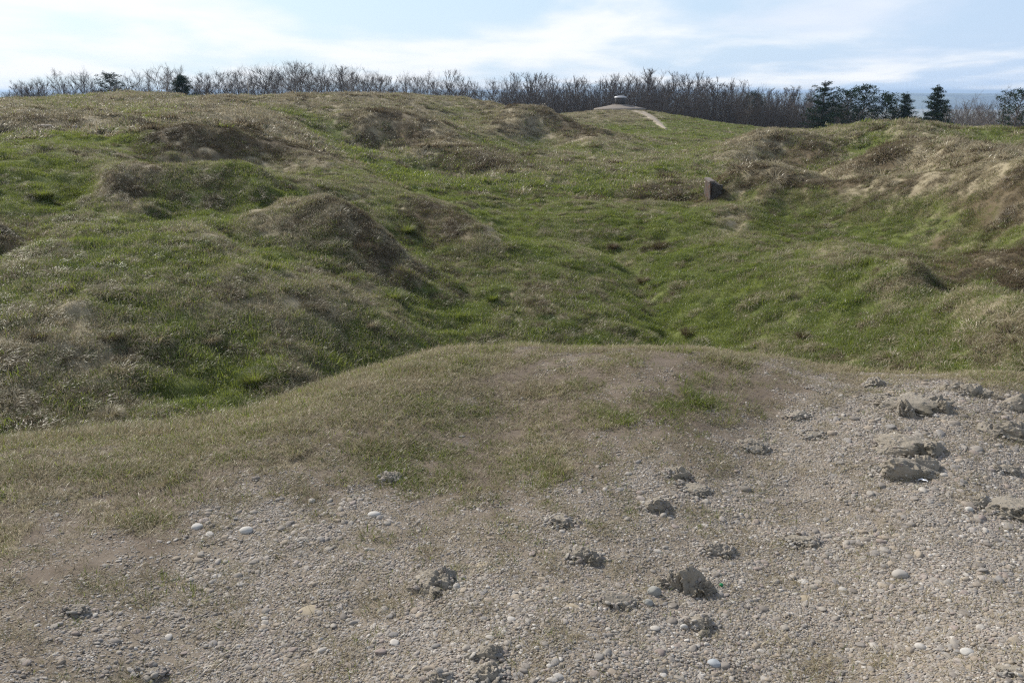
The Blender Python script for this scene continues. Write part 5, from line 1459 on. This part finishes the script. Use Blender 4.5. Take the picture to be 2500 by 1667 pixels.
n1 = nd('ShaderNodeTexNoise'); L.new(mp.outputs[0], n1.inputs['Vector']); n1.inputs['Scale'].default_value = 1.0; n1.inputs['Detail'].default_value = 9; n1.inputs['Roughness'].default_value = .52; n1.inputs['Distortion'].default_value = .25
n2 = nd('ShaderNodeTexNoise'); L.new(mp.outputs[0], n2.inputs['Vector']); n2.inputs['Scale'].default_value = .42; n2.inputs['Detail'].default_value = 4
left = mth('MULTIPLY', X, -.09)                                   # more and brighter cloud towards the sun
f = mth('ADD', mth('ADD', mth('MULTIPLY', n1.outputs['Fac'], .75), mth('MULTIPLY', n2.outputs['Fac'], .35)), left)
cl = nd('ShaderNodeMapRange', interpolation_type='SMOOTHSTEP'); L.new(f, cl.inputs['Value']); cl.inputs['From Min'].default_value = .45; cl.inputs['From Max'].default_value = .66
# bright rims, grey thick middles
thick = nd('ShaderNodeMapRange', interpolation_type='SMOOTHSTEP'); L.new(n2.outputs['Fac'], thick.inputs['Value']); thick.inputs['From Min'].default_value = .5; thick.inputs['From Max'].default_value = .68
cc = nd('ShaderNodeMix', data_type='RGBA'); L.new(mth('MULTIPLY', thick.outputs[0], mth('ADD', mth('MULTIPLY', X, .9), .25, clamp=True)), cc.inputs[0])
cc.inputs[6].default_value = (8.0, 8.15, 8.35, 1); cc.inputs[7].default_value = (4.6, 5.7, 7.6, 1)
# veil of thin high cloud over the clear sky
veil = nd('ShaderNodeMix', data_type='RGBA'); L.new(mth('SUBTRACT', .9, mth('MULTIPLY', Z, 1.6), None, True), veil.inputs[0])
L.new(sky.outputs[0], veil.inputs[6])
vc = nd('ShaderNodeMix', data_type='RGBA'); L.new(mth('ADD', mth('MULTIPLY', X, .8), .5, clamp=True), vc.inputs[0])
vc.inputs[6].default_value = (5.6, 7.1, 8.0, 1); vc.inputs[7].default_value = (4.5, 5.8, 7.9, 1)
L.new(vc.outputs[2], veil.inputs[7])
mx = nd('ShaderNodeMix', data_type='RGBA'); L.new(mth('MULTIPLY', cl.outputs[0], mth('SUBTRACT', 1.0, mth('MULTIPLY', Z, .75), None, True)), mx.inputs[0]); L.new(veil.outputs[2], mx.inputs[6]); L.new(cc.outputs[2], mx.inputs[7])
bg = nd('ShaderNodeBackground'); L.new(mx.outputs[2], bg.inputs[0]); bg.inputs[1].default_value = .1
wo = nd('ShaderNodeOutputWorld'); L.new(bg.outputs[0], wo.inputs[0])
S.view_settings.view_transform = 'Standard'; S.view_settings.look = 'None'; S.view_settings.exposure = .36; S.view_settings.gamma = 1
S.cycles.use_denoising = False; S.cycles.filter_width = 1.2
S.cycles.max_bounces = 6; S.cycles.diffuse_bounces = 3; S.cycles.transmission_bounces = 3; S.cycles.glossy_bounces = 2; S.cycles.transparent_max_bounces = 8
